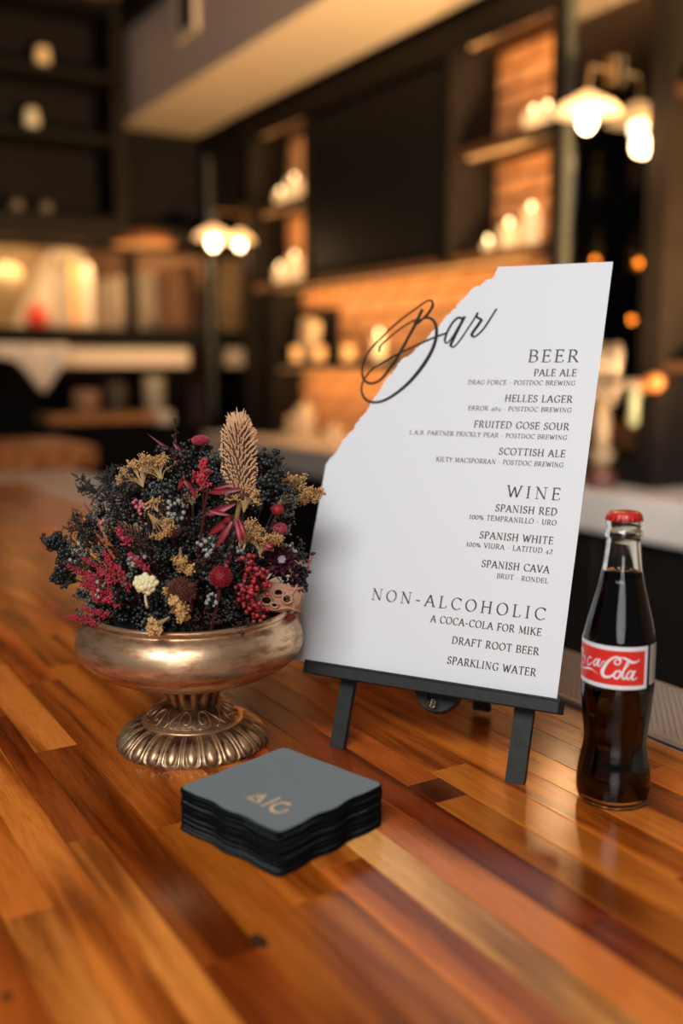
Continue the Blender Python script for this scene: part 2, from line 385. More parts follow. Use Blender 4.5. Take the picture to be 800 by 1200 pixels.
# ================================================================ small things on the back bar
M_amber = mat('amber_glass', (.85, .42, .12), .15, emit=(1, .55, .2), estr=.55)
M_cream = mat('cream_ceramic', (.8, .66, .46), .4)
M_flame = mat('candle_flame', (1, .8, .5), .5, emit=(1, .68, .32), estr=9)
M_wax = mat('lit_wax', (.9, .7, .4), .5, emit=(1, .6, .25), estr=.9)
M_white = mat('white_card', (.75, .68, .62), .6)
def bottle_prof(h, r): return [(r*.9, 0), (r, .01), (r, h*.58), (r*.8, h*.66), (r*.34, h*.76), (r*.3, h*.95), (r*.38, h*.955), (r*.38, h)]
def shelf_bottle(p, h, r, m, label, group=None):
    t = thing('liquor_bottle', label, 'bottle', p, group)
    new_obj('glass_body', lathe(bottle_prof(h, r), p, 16), m, t, smooth=True)
    new_obj('stopper', lathe([(r*.3, h), (r*.4, h+.005), (r*.4, h+.025)], p, 12), M_black, t)
def candle(p, label, group=None, r=.03, h=.07, cup=None):
    t = thing('tealight_holder', label, 'candle', p, group)
    new_obj('glass_cup', lathe([(r*.8, 0), (r, .006), (r, h), (r*.88, h), (r*.86, .012), (.001, .01)], p, 16, False), cup or M_amber, t, smooth=True)
    new_obj('wax', lathe([(r*.82, .013), (r*.82, h*.5)], p, 14), M_wax, t)
    f_ = bmesh.new(); add_ball(f_, Vector(p)+Vector((0, 0, h*.5+.014)), .009, 0, (1, 1, 1.6)); new_obj('flame', f_, M_flame, t)
def glow(px, py, Y, label, name='pillar_candle', r=.03, h=.12, sz=None):
    # a lit pillar candle standing on the shelf whose top is at height sz, behind the pixel column px
    p = on_y(px, py, Y); p.z = sz
    t = thing(name, label, 'candle', p)
    new_obj('wax', lathe([(r*.97, 0), (r, .006), (r, h-.006), (r*.9, h), (r*.5, h-.008)], p, 18), M_wax, t, smooth=True)
    f_ = bmesh.new(); add_ball(f_, p+Vector((0, 0, h+.012)), .008, 0, (1, 1, 1.8)); new_obj('flame', f_, M_flame, t)
S1, S2, S3 = ZS[0]+.034, ZS[1]+.034, ZS[2]+.03
glow(596, 280, 2.44, 'medium lit pillar candle left of the tall one above the menu board', r=.035, h=.10, sz=S2)
glow(622, 265, 2.44, 'tall lit pillar candle on the brick shelf above the menu board', r=.033, h=.14, sz=S2)
glow(572, 280, 2.44, 'short lit candle at the left end of the shelf behind the menu board', r=.022, h=.05, sz=S2)
glow(625, 140, 2.44, 'lit squat candle on the highest brick shelf beside the glass cabinet', r=.036, h=.09, sz=S3)
glow(641, 140, 2.43, 'small lit candle at the right end of the highest brick shelf', r=.03, h=.085, sz=S3)
glow(345, 235, 2.44, 'lit candle on the high shelf left of the television', r=.04, h=.13, sz=S3)
glow(329, 240, 2.44, 'short lit candle beside the high left shelf divider', r=.03, h=.085, sz=S3)
glow(345, 325, 2.44, 'lit candle on the middle shelf left of the television', r=.04, h=.13, sz=S2)
glow(328, 330, 2.44, 'short lit candle on the middle left shelf', r=.028, h=.09, sz=S2)
glow(444, 410, 2.42, 'lit cream pillar candle on the low shelf behind the script lettering', r=.026, h=.11, sz=S1)
for px, lab in ((348, 'leftmost'), (374, 'second'), (408, 'rightmost')):
    p = on_y(px, 420, 2.38); p.z = S1
    candle(p, lab+' of the three small lit tealights on the low shelf', 'tealights on the low shelf')
# pale boxes on the low shelf
p = on_y(330, 420, 2.43); p.z = S1
tag(new_obj('card_box', box((p.x-.10, 2.39, p.z), (p.x+.09, 2.47, p.z+.24), None, .004), mat('blush_card', (.62, .45, .36), .6)), 'tall pale pink box upright on the low shelf left of the tealights', 'box')
p = on_y(360, 420, 2.41); p.z = S1
Mx = Matrix.Translation(p) @ Matrix.Rotation(math.radians(12), 4, 'Y')
tag(new_obj('book', box((-.05, -.03, .012), (.05, .03, .20), Mx, .003), mat('cream_book', (.8, .6, .38), .6)), 'cream book leaning on the pale pink box above the tealights', 'book')
# canisters and glasses on the counter
def canister(px, Y, r, h, label, m=M_cream):
    p = on_y(px, 500, Y); p.z = CZ
    t = thing('canister', label, 'jar', p)
    new_obj('body', lathe([(r*.96, 0), (r, .006), (r, h-.01), (r*.92, h)], p, 20), m, t, smooth=True)
    new_obj('lid', lathe([(r*.94, h), (r*.96, h+.012), (.012, h+.016), (.016, h+.03), (.008, h+.038)], p, 20), m, t, smooth=True)
canister(358, 2.43, .05, .14, 'tall cream canister on the stone counter below the tealights')
canister(341, 2.44, .04, .09, 'short cream canister left of the tall one on the counter')
canister(392, 2.43, .055, .045, 'low cream bowl-like canister right of the tall one on the counter')
p = on_y(372, 515, 2.42); p.z = CZ  # pale tray added in place of the light glowing on the counter
tray = thing('glow_tray', 'cream tray standing in for the glow on the stone counter near the canisters', 'tray', p)
new_obj('tray_base', box((p.x-.35, p.y-.06, p.z), (p.x+.25, p.y+.06, p.z+.008)), M_cream, tray)
new_obj('tray_rim', add_tube(bmesh.new(), [p+Vector(q) for q in ((-.35, -.06, .012), (.25, -.06, .012), (.25, .06, .012), (-.35, .06, .012), (-.35, -.06, .012))], .006, 6), M_cream, tray)
# bottles inside the right cabinet
M_gl = mat('pale_bottle_glass', (.4, .36, .22), .1, spec=.8)
for (px, lab, z) in ((700, 'pale bottle at the left of the upper cabinet shelf', Z0+.87), (748, 'pale bottle at the right of the upper cabinet shelf', Z0+.87), (703, 'pale bottle at the left of the lower cabinet shelf', Z0+.63), (747, 'pale bottle at the right of the lower cabinet shelf', Z0+.63)):
    p = on_y(px, 200, 2.42); p.z = z
    shelf_bottle(p, .16, .026, M_gl, lab, None)
M_orb = mat('amber_reflection_glow', (1, .5, .15), .5, emit=(1, .27, .025), estr=26)  # small bulbs added in place of lights reflected in the cabinet glass
for px, py, lab in ((697, 305, 'amber bulb added for a reflected light in the glass cabinet just above the board corner'), (748, 308, 'amber bulb added for a reflected light at the right of the glass cabinet'), (740, 375, 'lowest amber bulb added for a reflected light in the glass cabinet')):
    p = on_y(px, py, 2.4)
    t = thing('reflection_bulb', lab, 'light', p)
    b_ = bmesh.new(); add_ball(b_, p, .011, 1); new_obj('bulb', b_, M_orb, t)
    new_obj('wire', add_tube(bmesh.new(), [p+Vector((0, 0, .01)), p+Vector((.003, 0, .5 if py < 350 else .6))], .0012, 4), M_black, t)
# draught beer tower
p = on_y(703, 550, 2.2); p.z = CZ
tb = thing('beer_tap_tower', 'chrome draught beer tower with clustered taps right of the menu board', 'beer tap', (p.x, 2.2, CZ))
c0 = Vector((p.x, 2.2, CZ))
new_obj('base', lathe([(.045, 0), (.045, .045), (.03, .055)], c0, 24), mat('dark_red_base', (.10, .03, .02), .4), tb, smooth=True)
new_obj('column', lathe([(.026, .035), (.026, .30)], c0, 20), mat('ivory_column', (.17, .13, .09), .5), tb, smooth=True)
bj = bmesh.new(); add_ball(bj, c0+Vector((0, 0, .095)), .042, 1, (1, 1, .7)); new_obj('collar', bj, mat('ivory_collar', (.19, .14, .09), .5), tb, smooth=True)
hd = bmesh.new(); 
A_, B_ = c0+Vector((-.05, 0, .3)), c0+Vector((.15, 0, .3))
add_tube(hd, [A_, B_], .022, 14); M_chrome = mat('satin_nickel', (.11, .09, .08), .35, metal=.2); new_obj('header', hd, M_chrome, tb, smooth=True)
for k in range(4):
    q = c0+Vector((-.04+k*.045, -.05, .30))
    s_ = bmesh.new(); add_tube(s_, [q+Vector((0, .03, 0)), q, q+Vector((0, -.01, -.05))], .011, 8); add_ball(s_, q, .02, 1)
    tp = new_obj('tap', s_, M_chrome, tb, smooth=True)
    h_ = lathe([(.008, 0), (.014, .03), (.02, .08+.02*(k == 1)), (.012, .11+.02*(k == 1))], q+Vector((0, 0, .015)), 12)
    new_obj('tap_handle', h_, M_chrome, tp, smooth=True)
p = on_y(766, 448, 2.2)
bj = bmesh.new(); add_tube(bj, [c0+Vector((.14, 0, .3)), Vector((p.x-.03, 2.2, p.z))], .016, 10); add_ball(bj, Vector((p.x, 2.2, p.z)), .034, 1, (1, .7, .8)); tag(new_obj('wooden_knob', bj, mat('knob_wood', (.28, .11, .03), .6), tb, smooth=True), 'orange brown wooden end knob')
p = on_y(741, 500, 2.18)
c1 = Vector((p.x, 2.18, Z0+.182))
tag(new_obj('drip_tube', lathe([(.012, 0), (.016, .005), (.017, .09), (.012, .10)], c1, 16), mat('pale_green_glass', (.13, .16, .11), .5), tb, smooth=True), 'pale green hanging tube')
# ================================================================ far wall: dark shelves with jars
fs = thing('wall_shelving', 'dark built-in shelving high on the far left wall', 'shelving', (XW, 1.0, Z0+1.1))
ys, ye = .3, 1.72
for z in (Z0+1.06, Z0+1.46, Z0+1.76, Z0+2.1): new_obj('shelf', box((XW, ys, z), (XW+.28, ye, z+.035)), M_dark, fs)
for y in (ys, ye): new_obj('upright', box((XW, y, Z0+1.02), (XW+.3, y+.07, 3.22)), M_dark, fs)
new_obj('base_rail', box((XW, ys, Z0+.98), (XW+.31, 2.3, Z0+1.06)), M_dark, fs)
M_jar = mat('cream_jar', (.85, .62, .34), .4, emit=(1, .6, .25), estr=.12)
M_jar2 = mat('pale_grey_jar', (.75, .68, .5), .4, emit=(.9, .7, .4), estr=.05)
for px, py, sz, m_, lab in ((51, 93, Z0+1.795, M_jar, 'glowing amber cream jar on the upper dark shelf at top left'), (38, 158, Z0+1.495, M_jar2, 'pale jar on the dark shelf below the glowing one')):
    p = on_x(px, py, XW+.15); p.z = sz
    t = thing('jar', lab, 'jar', p)
    new_obj('body', lathe([(.026, 0), (.032, .01), (.037, .06), (.033, .095), (.028, .10)], p, 18), m_, t, smooth=True)
    new_obj('lid', lathe([(.03, .10), (.031, .112), (.015, .118)], p, 18), m_, t, smooth=True)
for px, lab in ((20, 'left small smoky glass globe on the lowest far shelf'), (54, 'right small smoky glass globe on the lowest far shelf')):
    p = on_x(px, 255, XW+.15); p.z = Z0+1.095
    bj = bmesh.new(); add_ball(bj, p+Vector((0, 0, .04)), .04, 1)
    tag(new_obj('glass_globe', bj, mat('smoky_glass', (.12, .1, .08), .15, spec=.8), smooth=True), lab, 'globe')
# ================================================================ kitchen beyond the pass
M_warmwall = mat('kitchen_cream', (.75, .58, .38), .5)
def onk(px, py, X=-6.0): return on_x(px, py, X)
def slabx(name, px0, py0, px1, py1, X, depth, m, label, cat, bev=0):
    a = on_x(px0, py1, X); b = on_x(px1, py0, X)
    o = new_obj(name, box((X-depth, a.y, min(a.z, b.z)), (X, b.y, max(a.z, b.z)), None, bev), m)
    return tag(o, label, cat)
# floor-standing kitchen pieces
def tall(name, px0, px1, ztop, X, depth, m, label, cat):
    a = on_x(px0, 400, X); b = on_x(px1, 400, X)
    t = thing(name, label, cat, ((X-depth/2), (a.y+b.y)/2, 0))
    new_obj('body', box((X-depth, a.y, .1), (X, b.y, ztop), None, .01), m, t)
    new_obj('plinth', box((X-depth+.03, a.y+.02, 0), (X-.03, b.y-.02, .1)), M_black, t)
    new_obj('handle', add_tube(bmesh.new(), [(X+.03, a.y+.05, ztop*.55), (X+.03, a.y+.05, ztop*.8)], .01, 6), M_chrome, t)
tall('refrigerator', 115, 139, 2.02, -7.3, .5, mat('brown_steel', (.4, .24, .15), .35, metal=.3), 'brownish steel refrigerator seen in the kitchen pass', 'refrigerator')
tall('steel_cabinet', 141, 163, 2.0, -6.6, .5, mat('pale_steel', (.62, .5, .4), .4), 'pale steel cabinet next to the refrigerator in the kitchen', 'cabinet')
tall('steel_cabinet', 173, 204, 2.0, -6.2, .3, mat('grey_steel', (.4, .34, .28), .4), 'grey steel cabinet right of the black kitchen post', 'cabinet')
tall('wooden_locker', 208, 231, 2.02, -5.8, .3, mat('brown_locker', (.22, .11, .06), .5), 'narrow brown locker at the right edge of the kitchen pass', 'cabinet')
for px, lab in ((168, 'black upright post in the middle of the kitchen pass'), (112, 'thin black upright post left of the refrigerator')):
    a = on_x(px, 400, -5.62)
    tag(new_obj('post', box((-5.85, a.y-(.03 if px > 150 else .008), 0), (-5.79, a.y+(.03 if px > 150 else .008), 3.24)), M_black), lab, 'post')
# pass shelf (dark), steel rail, wooden ledge
ps = thing('kitchen_pass_shelf', 'dark heavy pass shelf across the kitchen opening', 'shelf', (XW, 1.3, Z0+.46))
new_obj('board', box((XW-.3, .2, Z0+.45), (XW+.12, 2.38, Z0+.545)), M_black, ps)
for y in (.6, 1.4, 2.2): new_obj('bracket', box((XW-.02, y, Z0+.4), (XW+.05, y+.03, Z0+.47)), M_black, ps)
slabx('steel_heat_rail', 72, 408, 222, 430, XW+.1, .05, mat('rail_steel', (.85, .72, .6), .45), 'long pale steel heat lamp rail beneath the pass shelf', 'rail', .006)
slabx('wooden_ledge', 58, 484, 186, 498, XW+.25, .3, mat('ledge_wood', (.5, .24, .09), .45, var=.25), 'light brown wooden ledge under the steel rail', 'ledge', .004)
slabx('cutting_board', 186, 482, 202, 497, XW+.28, .2, M_white, 'white board end beside the light brown wooden ledge', 'board', .003)
slabx('kitchen_worktop', 0, 498, 236, 640, XW+.2, .195, M_black, 'black kitchen counter front below the wooden ledge', 'counter')
# draped white cloth
p = on_x(25, 425, XW+.25)
cl = bmesh.new(); n = 16
g = []
for j in range(7):
    row = []
    for i in range(n):
        u = i/(n-1)
        y = p.y-.28+u*.5; drop = (.07+.17*math.exp(-((u-.72)/.16)**2))*(j/6)
        row.append(cl.verts.new((XW+.28+.02*math.sin(u*22)+.01*j, y, p.z+.09-drop)))
    g.append(row)
for j in range(6):
    for i in range(n-1): cl.faces.new((g[j][i], g[j][i+1], g[j+1][i+1], g[j+1][i]))
co = new_obj('draped_cloth', cl, mat('white_cloth', (.8, .75, .68), .8), smooth=True); tag(co, 'white cloth draped from the far shelf at the left edge', 'cloth')
sd = co.modifiers.new('thickness', 'SOLIDIFY'); sd.thickness = .008
# pots and bowls on the ledge
def pot(px, X, r, h, m, label, z, name='cooking_pot'):
    p = on_x(px, 450, X); p.z = z
    t = thing(name, label, 'pot', p)
    new_obj('body', lathe([(r*.9, 0), (r, .01), (r, h), (r*.94, h), (r*.92, .012)], p, 20, False), m, t, smooth=True)
    new_obj('handle', add_tube(bmesh.new(), [p+Vector((0, r, h*.8)), p+Vector((0, r+.03, h*.8)), p+Vector((0, r+.03, h*.6)), p+Vector((0, r, h*.6))], .005, 6), M_black, t)
zl = on_x(120, 484, XW+.2).z
pot(180, XW+.15, .055, .19, mat('grey_green_pot', (.35, .34, .27), .4), 'tall grey green container on the wooden ledge', zl)
pot(100, XW+.15, .07, .12, mat('brown_pot', (.3, .18, .11), .4), 'brown pot on the wooden ledge under the steel rail', zl)
pot(135, XW+.12, .06, .16, mat('dark_pot', (.05, .04, .03), .4), 'black pot on the wooden ledge between the other two', zl)
# things standing on the pass shelf
zp = Z0+.545
p = on_x(43, 370, XW); p.z = zp
t = thing('red_pot', 'bright red round pot on the kitchen pass shelf', 'pot', p)
new_obj('body', lathe([(.04, 0), (.058, .03), (.058, .07), (.045, .1)], p, 20), mat('red_enamel', (.75, .07, .03), .35), t, smooth=True)
new_obj('lid', lathe([(.046, .1), (.03, .115), (.01, .12), (.012, .135)], p, 16), mat('red_enamel_lid', (.7, .06, .03), .35), t, smooth=True)
def roll(px, r, h, m, label, name, X=XW-.05):
    p = on_x(px, 370, X); p.z = zp
    t = thing(name, label, 'container', p)
    new_obj('body', lathe([(r*.97, 0), (r, .006), (r, h-.01), (r*.9, h)], p, 20), m, t, smooth=True)
    new_obj('lid', lathe([(r*.5, h), (r*.5, h+.02), (r*.2, h+.03)], p, 16), m, t, smooth=True)
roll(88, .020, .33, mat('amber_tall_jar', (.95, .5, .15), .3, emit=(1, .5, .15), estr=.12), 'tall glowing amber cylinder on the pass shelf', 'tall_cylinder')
roll(104, .028, .32, mat('white_tall_jar', (.9, .8, .65), .4), 'tall white cylinder right of the amber one on the pass shelf', 'tall_cylinder', XW-.02)
# white sloping hood behind
a = on_x(22, 385, -5.75); b = on_x(68, 310, -5.75)
hb = bmesh.new()
v = [hb.verts.new(q) for q in ((-5.75, a.y, Z0+.5), (-5.75, b.y+.15, Z0+.5), (-5.75, b.y+.15, Z0+.98), (-5.75, b.y, Z0+.98), (-5.75, a.y+.05, Z0+.62))]
f = hb.faces.new(v); r_ = bmesh.ops.extrude_face_region(hb, geom=[f]); bmesh.ops.translate(hb, verts=[q for q in r_['geom'] if isinstance(q, bmesh.types.BMVert)], vec=(-.3, 0, 0))
add_box(hb, (-6.0, b.y+.02, Z0+.98), (-5.8, b.y+.13, 3.24))
tag(new_obj('extractor_hood', hb, mat('hood_cream', (.7, .58, .44), .5)), 'pale sloping extractor hood behind the red pot', 'hood')
p = on_x(8, 322, -5.5)
t = thing('pendant_lamp', 'glowing round pendant at the left edge of the kitchen opening', 'lamp', p)
bj = bmesh.new(); add_ball(bj, p, .085, 1, (1, 1, .8)); new_obj('globe', bj, mat('pendant_glow', (.8, .6, .3), .4, emit=(1, .62, .25), estr=.3), t, smooth=True)
new_obj('cord', add_tube(bmesh.new(), [p+Vector((0, 0, .06)), p+Vector((0, 0, .5))], .004, 5), M_black, t)
p = on_x(168, 287, -5.15)
t = thing('dome_lamp', 'wide copper dome lamp glowing under the lintel of the pass', 'lamp', p)
new_obj('dome', lathe([(.17, 0), (.165, .02), (.12, .06), (.04, .085), (.01, .09)], p, 28), mat('copper_dome', (.35, .14, .06), .4, metal=.4), t, smooth=True)
new_obj('diffuser', lathe([(.155, -.004), (.155, .001)], p, 28), mat('copper_glow', (.8, .35, .12), .5, emit=(1, .4, .1), estr=.45), t)
new_obj('cord', add_tube(bmesh.new(), [p+Vector((0, 0, .09)), Vector((p.x, p.y, 3.24))], .004, 5), M_black, t)
tag(new_obj('equipment_panel', box((-5.76, .25, 0), (-5.72, 2.35, Z0+.44)), M_darkpanel), 'dark kitchen equipment front behind the pots on the ledge', 'panel')
area('kitchen_light', (-6.2, 1.4, 3.0), (-6.6, 1.4, 1.0), 1.2, 1.2, 42, (1.0, .62, .3))
area('pass_heat_lamps', (XW+.05, 1.4, Z0+.93), (XW-.2, 1.4, Z0+.3), 1.6, .12, 5, (1.0, .6, .3))
# ================================================================ THE BAR
bar = thing('bar_counter', 'long glossy bar counter of orange brown butcher block staves', 'bar counter', (-1.5, .3, Z0))
new_obj('substrate', box((-3.12, -.36, Z0-.06), (.6, .726, Z0-.0205)), M_black, bar)
rows = [.73, .692, .655, .615, .578, .541, .502, .468, .436, .401, .368, .331, .292, .252, .212, .187, .155, .122, .083, .044, .004, -.038, -.08, -.12, -.16, -.2, -.24, -.28, -.32, -.36]
pal = [(.74, .215, .030), (.64, .165, .020), (.52, .120, .014), (.37, .075, .009), (.80, .25, .036), (.56, .135, .015), (.27, .048, .008), (.68, .185, .023), (.88, .32, .055)]
wts = [4, 5, 7, 6, 1.5, 6, 4.5, 4.5, .5]
LIGHT = (.97, .45, .12); DARKC = (.14, .035, .012)
forced = {9: [(-.63, .35, LIGHT)], 16: [(-.632, .4, (.86, .30, .05))], 14: [(-.716, -.2, (.85, .28, .045))], 6: [(-.668, -.628, DARKC)]}
def stave(x0, x1, y0, y1, col):
    o = new_obj('wood_stave', box((x0+.00015, y0+.00015, Z0-.02), (x1-.00015, y1-.00015, Z0), None, .0005), M_bar, bar)
    o.color = (*col, 1)
for i in range(len(rows)-1):
    y1, y0 = rows[i], rows[i+1]
    fc = forced.get(i, [])
    segs = [(.6, None)]
    x = .6; far_long = 1.0
    cuts = []
    for a, b, c in fc: cuts.append((a, b, c))
    cuts.sort(key=lambda q: -q[1])
    def fill(xa, xb):      # fill from xa (right) down to xb (left)
        x = xa
        while x > xb+.001:
            L_ = R.uniform(.28, .75) if x > -2.2 else R.uniform(.7, 1.4)
            nx = max(xb, x-L_)
            if nx-xb < .12: nx = xb
            stave(nx, x, y0, y1, tuple(c*R.uniform(.9, 1.1) for c in R.choices(pal, wts)[0])); x = nx
    cur = .6
    for a, b, c in cuts:
        if b < cur: fill(cur, b)
        stave(a, min(b, cur), y0, y1, c); cur = a
    if y0 < -.2: fill(cur, -2.4)
    else: fill(cur, -3.13)
# small dark knots let into the wood
M_knot = mat('dark_knot', (.05, .018, .008), .3)
for px, py, rx, ry in ((303, 1103, .0085, .005), (8, 1168, .004, .003)):
    p = on_z(px, py); bm = bmesh.new()
    add_lathe(bm, [(1, -.002), (1, .00025)], (0, 0, 0), 14)
    for v in bm.verts: v.co = Vector((p.x+v.co.x*rx*(1+.15*math.sin(3*v.co.y)), p.y+v.co.y*ry, Z0+v.co.z))
    new_obj('knot', bm, M_knot, bar)
new_obj('front_panel', box((-3.4, -.05, 0), (.5, .0, Z0-.06)), M_dark, bar)
new_obj('back_panel', box((-3.4, .62, 0), (.5, .66, Z0-.06)), M_dark, bar)
# grey service ledge behind the wood
M_ledge = mat('ledge_stone', (.62, .56, .49), .4, var=.15, vscale=8)
new_obj('service_ledge', box((-3.13, .7305, Z0-.05), (.5, .866, Z0-.0015), None, .001), M_ledge, bar)
new_obj('service_ledge', box((-3.46, -.36, Z0-.05), (-3.131, .98, Z0-.0015), None, .001), M_ledge, bar)
# return of the bar at the far end
rb = thing('bar_return', 'far return of the bar with orange wooden top and pale panel', 'bar counter', (-3.9, .9, Z0))
rt_ = new_obj('wooden_top', box((-3.95, -.36, Z0-.001), (-3.45, 1.07, Z0+.072), None, .004), wood_mat('return_wood', tint=(1, 1, 1), gloss=.3), rb); rt_.color = (.62, .25, .07, 1)
new_obj('pale_panel', box((-3.50, -.30, .1), (-3.465, .98, Z0-.002)), mat('pale_panel', (.42, .38, .31), .5), rb)
new_obj('plinth', box((-3.9, -.3, 0), (-3.51, .98, Z0-.002)), M_dark, rb)
# rubber bar mat with raised diamond lattice
MX0, MX1, MY0, MY1 = -1.02, -.36, .7335, .862
mt = thing('bar_mat', 'grey brown rubber bar mat with raised diamond lattice behind the bottle', 'mat', ((MX0+MX1)/2, (MY0+MY1)/2, Z0))
M_mat = mat('mat_rubber', (.42, .33, .26), .4)
new_obj('mat_base', box((MX0, MY0, Z0-.0012), (MX1, MY1, Z0+.0015)), mat('mat_base_rubber', (.06, .045, .036), .5), mt)
rim = bmesh.new()
for lo, hi in (((MX0, MY0), (MX1, MY0+.005)), ((MX0, MY1-.005), (MX1, MY1)), ((MX0, MY0), (MX0+.005, MY1)), ((MX1-.005, MY0), (MX1, MY1))):
    add_box(rim, (*lo, Z0+.0015), (*hi, Z0+.0062))
new_obj('mat_rim', rim, M_mat, mt)
lat = bmesh.new(); W_ = MY1-MY0-.01; step = .0078
def clipline(x0, sgn):
    y0, y1 = MY0+.005, MY1-.005
    xa, xb = x0, x0+sgn*W_
    pts = []
    t0, t1 = 0, 1
    lo, hi = MX0+.005, MX1-.005
    dx = xb-xa
    for lim, side in ((lo, 1), (hi, -1)):
        ta = (lim-xa)/dx
        if (dx > 0) == (side > 0): t0 = max(t0, ta)
        else: t1 = min(t1, ta)
    if t1-t0 < .02: return
    a = Vector((xa+dx*t0, y0+(y1-y0)*t0, 0)); b = Vector((xa+dx*t1, y0+(y1-y0)*t1, 0))
    d = (b-a).normalized(); s = Vector((-d.y, d.x, 0))*.0012
    q = [a-s, b-s, b+s, a+s]
    lowv = [lat.verts.new((v.x, v.y, Z0+.0015)) for v in q]; topv = [lat.verts.new((v.x, v.y, Z0+.0048)) for v in (q[0]+s*.3, q[1]+s*.3, q[2]-s*.3, q[3]-s*.3)]
    lat.faces.new(topv)
    for i in range(4): lat.faces.new((lowv[i], lowv[(i+1) % 4], topv[(i+1) % 4], topv[i]))
x = MX0-W_
while x < MX1+W_:
    clipline(x, 1); clipline(x, -1); x += step
tag(new_obj('diamond_lattice', lat, M_mat, mt), kind='stuff')
# ================================================================ MENU BOARD ON ITS EASEL
BA, BL = .549, .372
WB, HB = .265, .411
Wd = Vector((math.cos(BA), math.sin(BA), 0)); Nb = Vector((-math.sin(BA), math.cos(BA), 0))
Ud = Vector((0, 0, 1))*math.cos(BL) + Nb*math.sin(BL)
Nf = Wd.cross(Ud).normalized()               # faces the camera
if Nf.dot(FW) > 0: Nf = -Nf
PB = Vector((-.6122, .5843, Z0+.0711))
def b2w(s, t, n=0.0): return PB + Wd*s + Ud*t + Nf*n
def p2b(px, py):
    r = ray(px, py); k = (PB-EYE).dot(Nf)/r.dot(Nf); q = EYE+r*k-PB
    return q.dot(Wd), q.dot(Ud)
MB = Matrix((Wd, Ud, Nf)).transposed().to_4x4(); MB.translation = PB    # local x = s, y = t, z = n
mb = thing('menu_board', 'clear acrylic bar menu board painted white with torn diagonal edge on easel', 'sign', b2w(-WB/2, 0))
M_acr = bpy.data.materials.new('clear_acrylic'); M_acr.use_nodes = True; clear(M_acr, (1, 1, 1), .012)
new_obj('acrylic_sheet', box((-WB, 0, -.002), (0, HB, 0), MB), M_acr, mb)
# white paint with a deckled upper left edge
edge = [(380.7, 546.7), (394, 528), (410, 506.7), (421, 493), (433, 476), (447, 453), (459, 437), (473, 420), (491, 407), (500, 397), (514, 381), (527, 367), (541, 352), (553, 340), (565, 332), (577, 325), (583, 317)]
eb = [Vector((*p2b(*q), 0)) for q in edge]
pts = [Vector((-WB, 0, 0)), Vector((0, 0, 0)), Vector((0, HB, 0))]
tear = []
for a, b in zip(eb, eb[1:]):
    for k in range(7):
        t = k/7; q = a.lerp(b, t); d = (b-a).normalized(); nn = Vector((-d.y, d.x, 0))
        tear.append(q + nn*R.uniform(-.0009, .0009) + nn*.0008*math.sin(len(tear)*.7))
tear.append(eb[-1])
tear[-1].y = HB
tear[0].x = -WB
outline = [MB @ (p+Vector((0, 0, .0001))) for p in pts+list(reversed(tear))]
bm = bmesh.new(); add_poly(bm, outline, .0003, Nf); bmesh.ops.triangulate(bm, faces=bm.faces)
M_wpaint = mat('white_paint', (.81, .82, .83), .5)
new_obj('white_paint', bm, M_wpaint, mb)
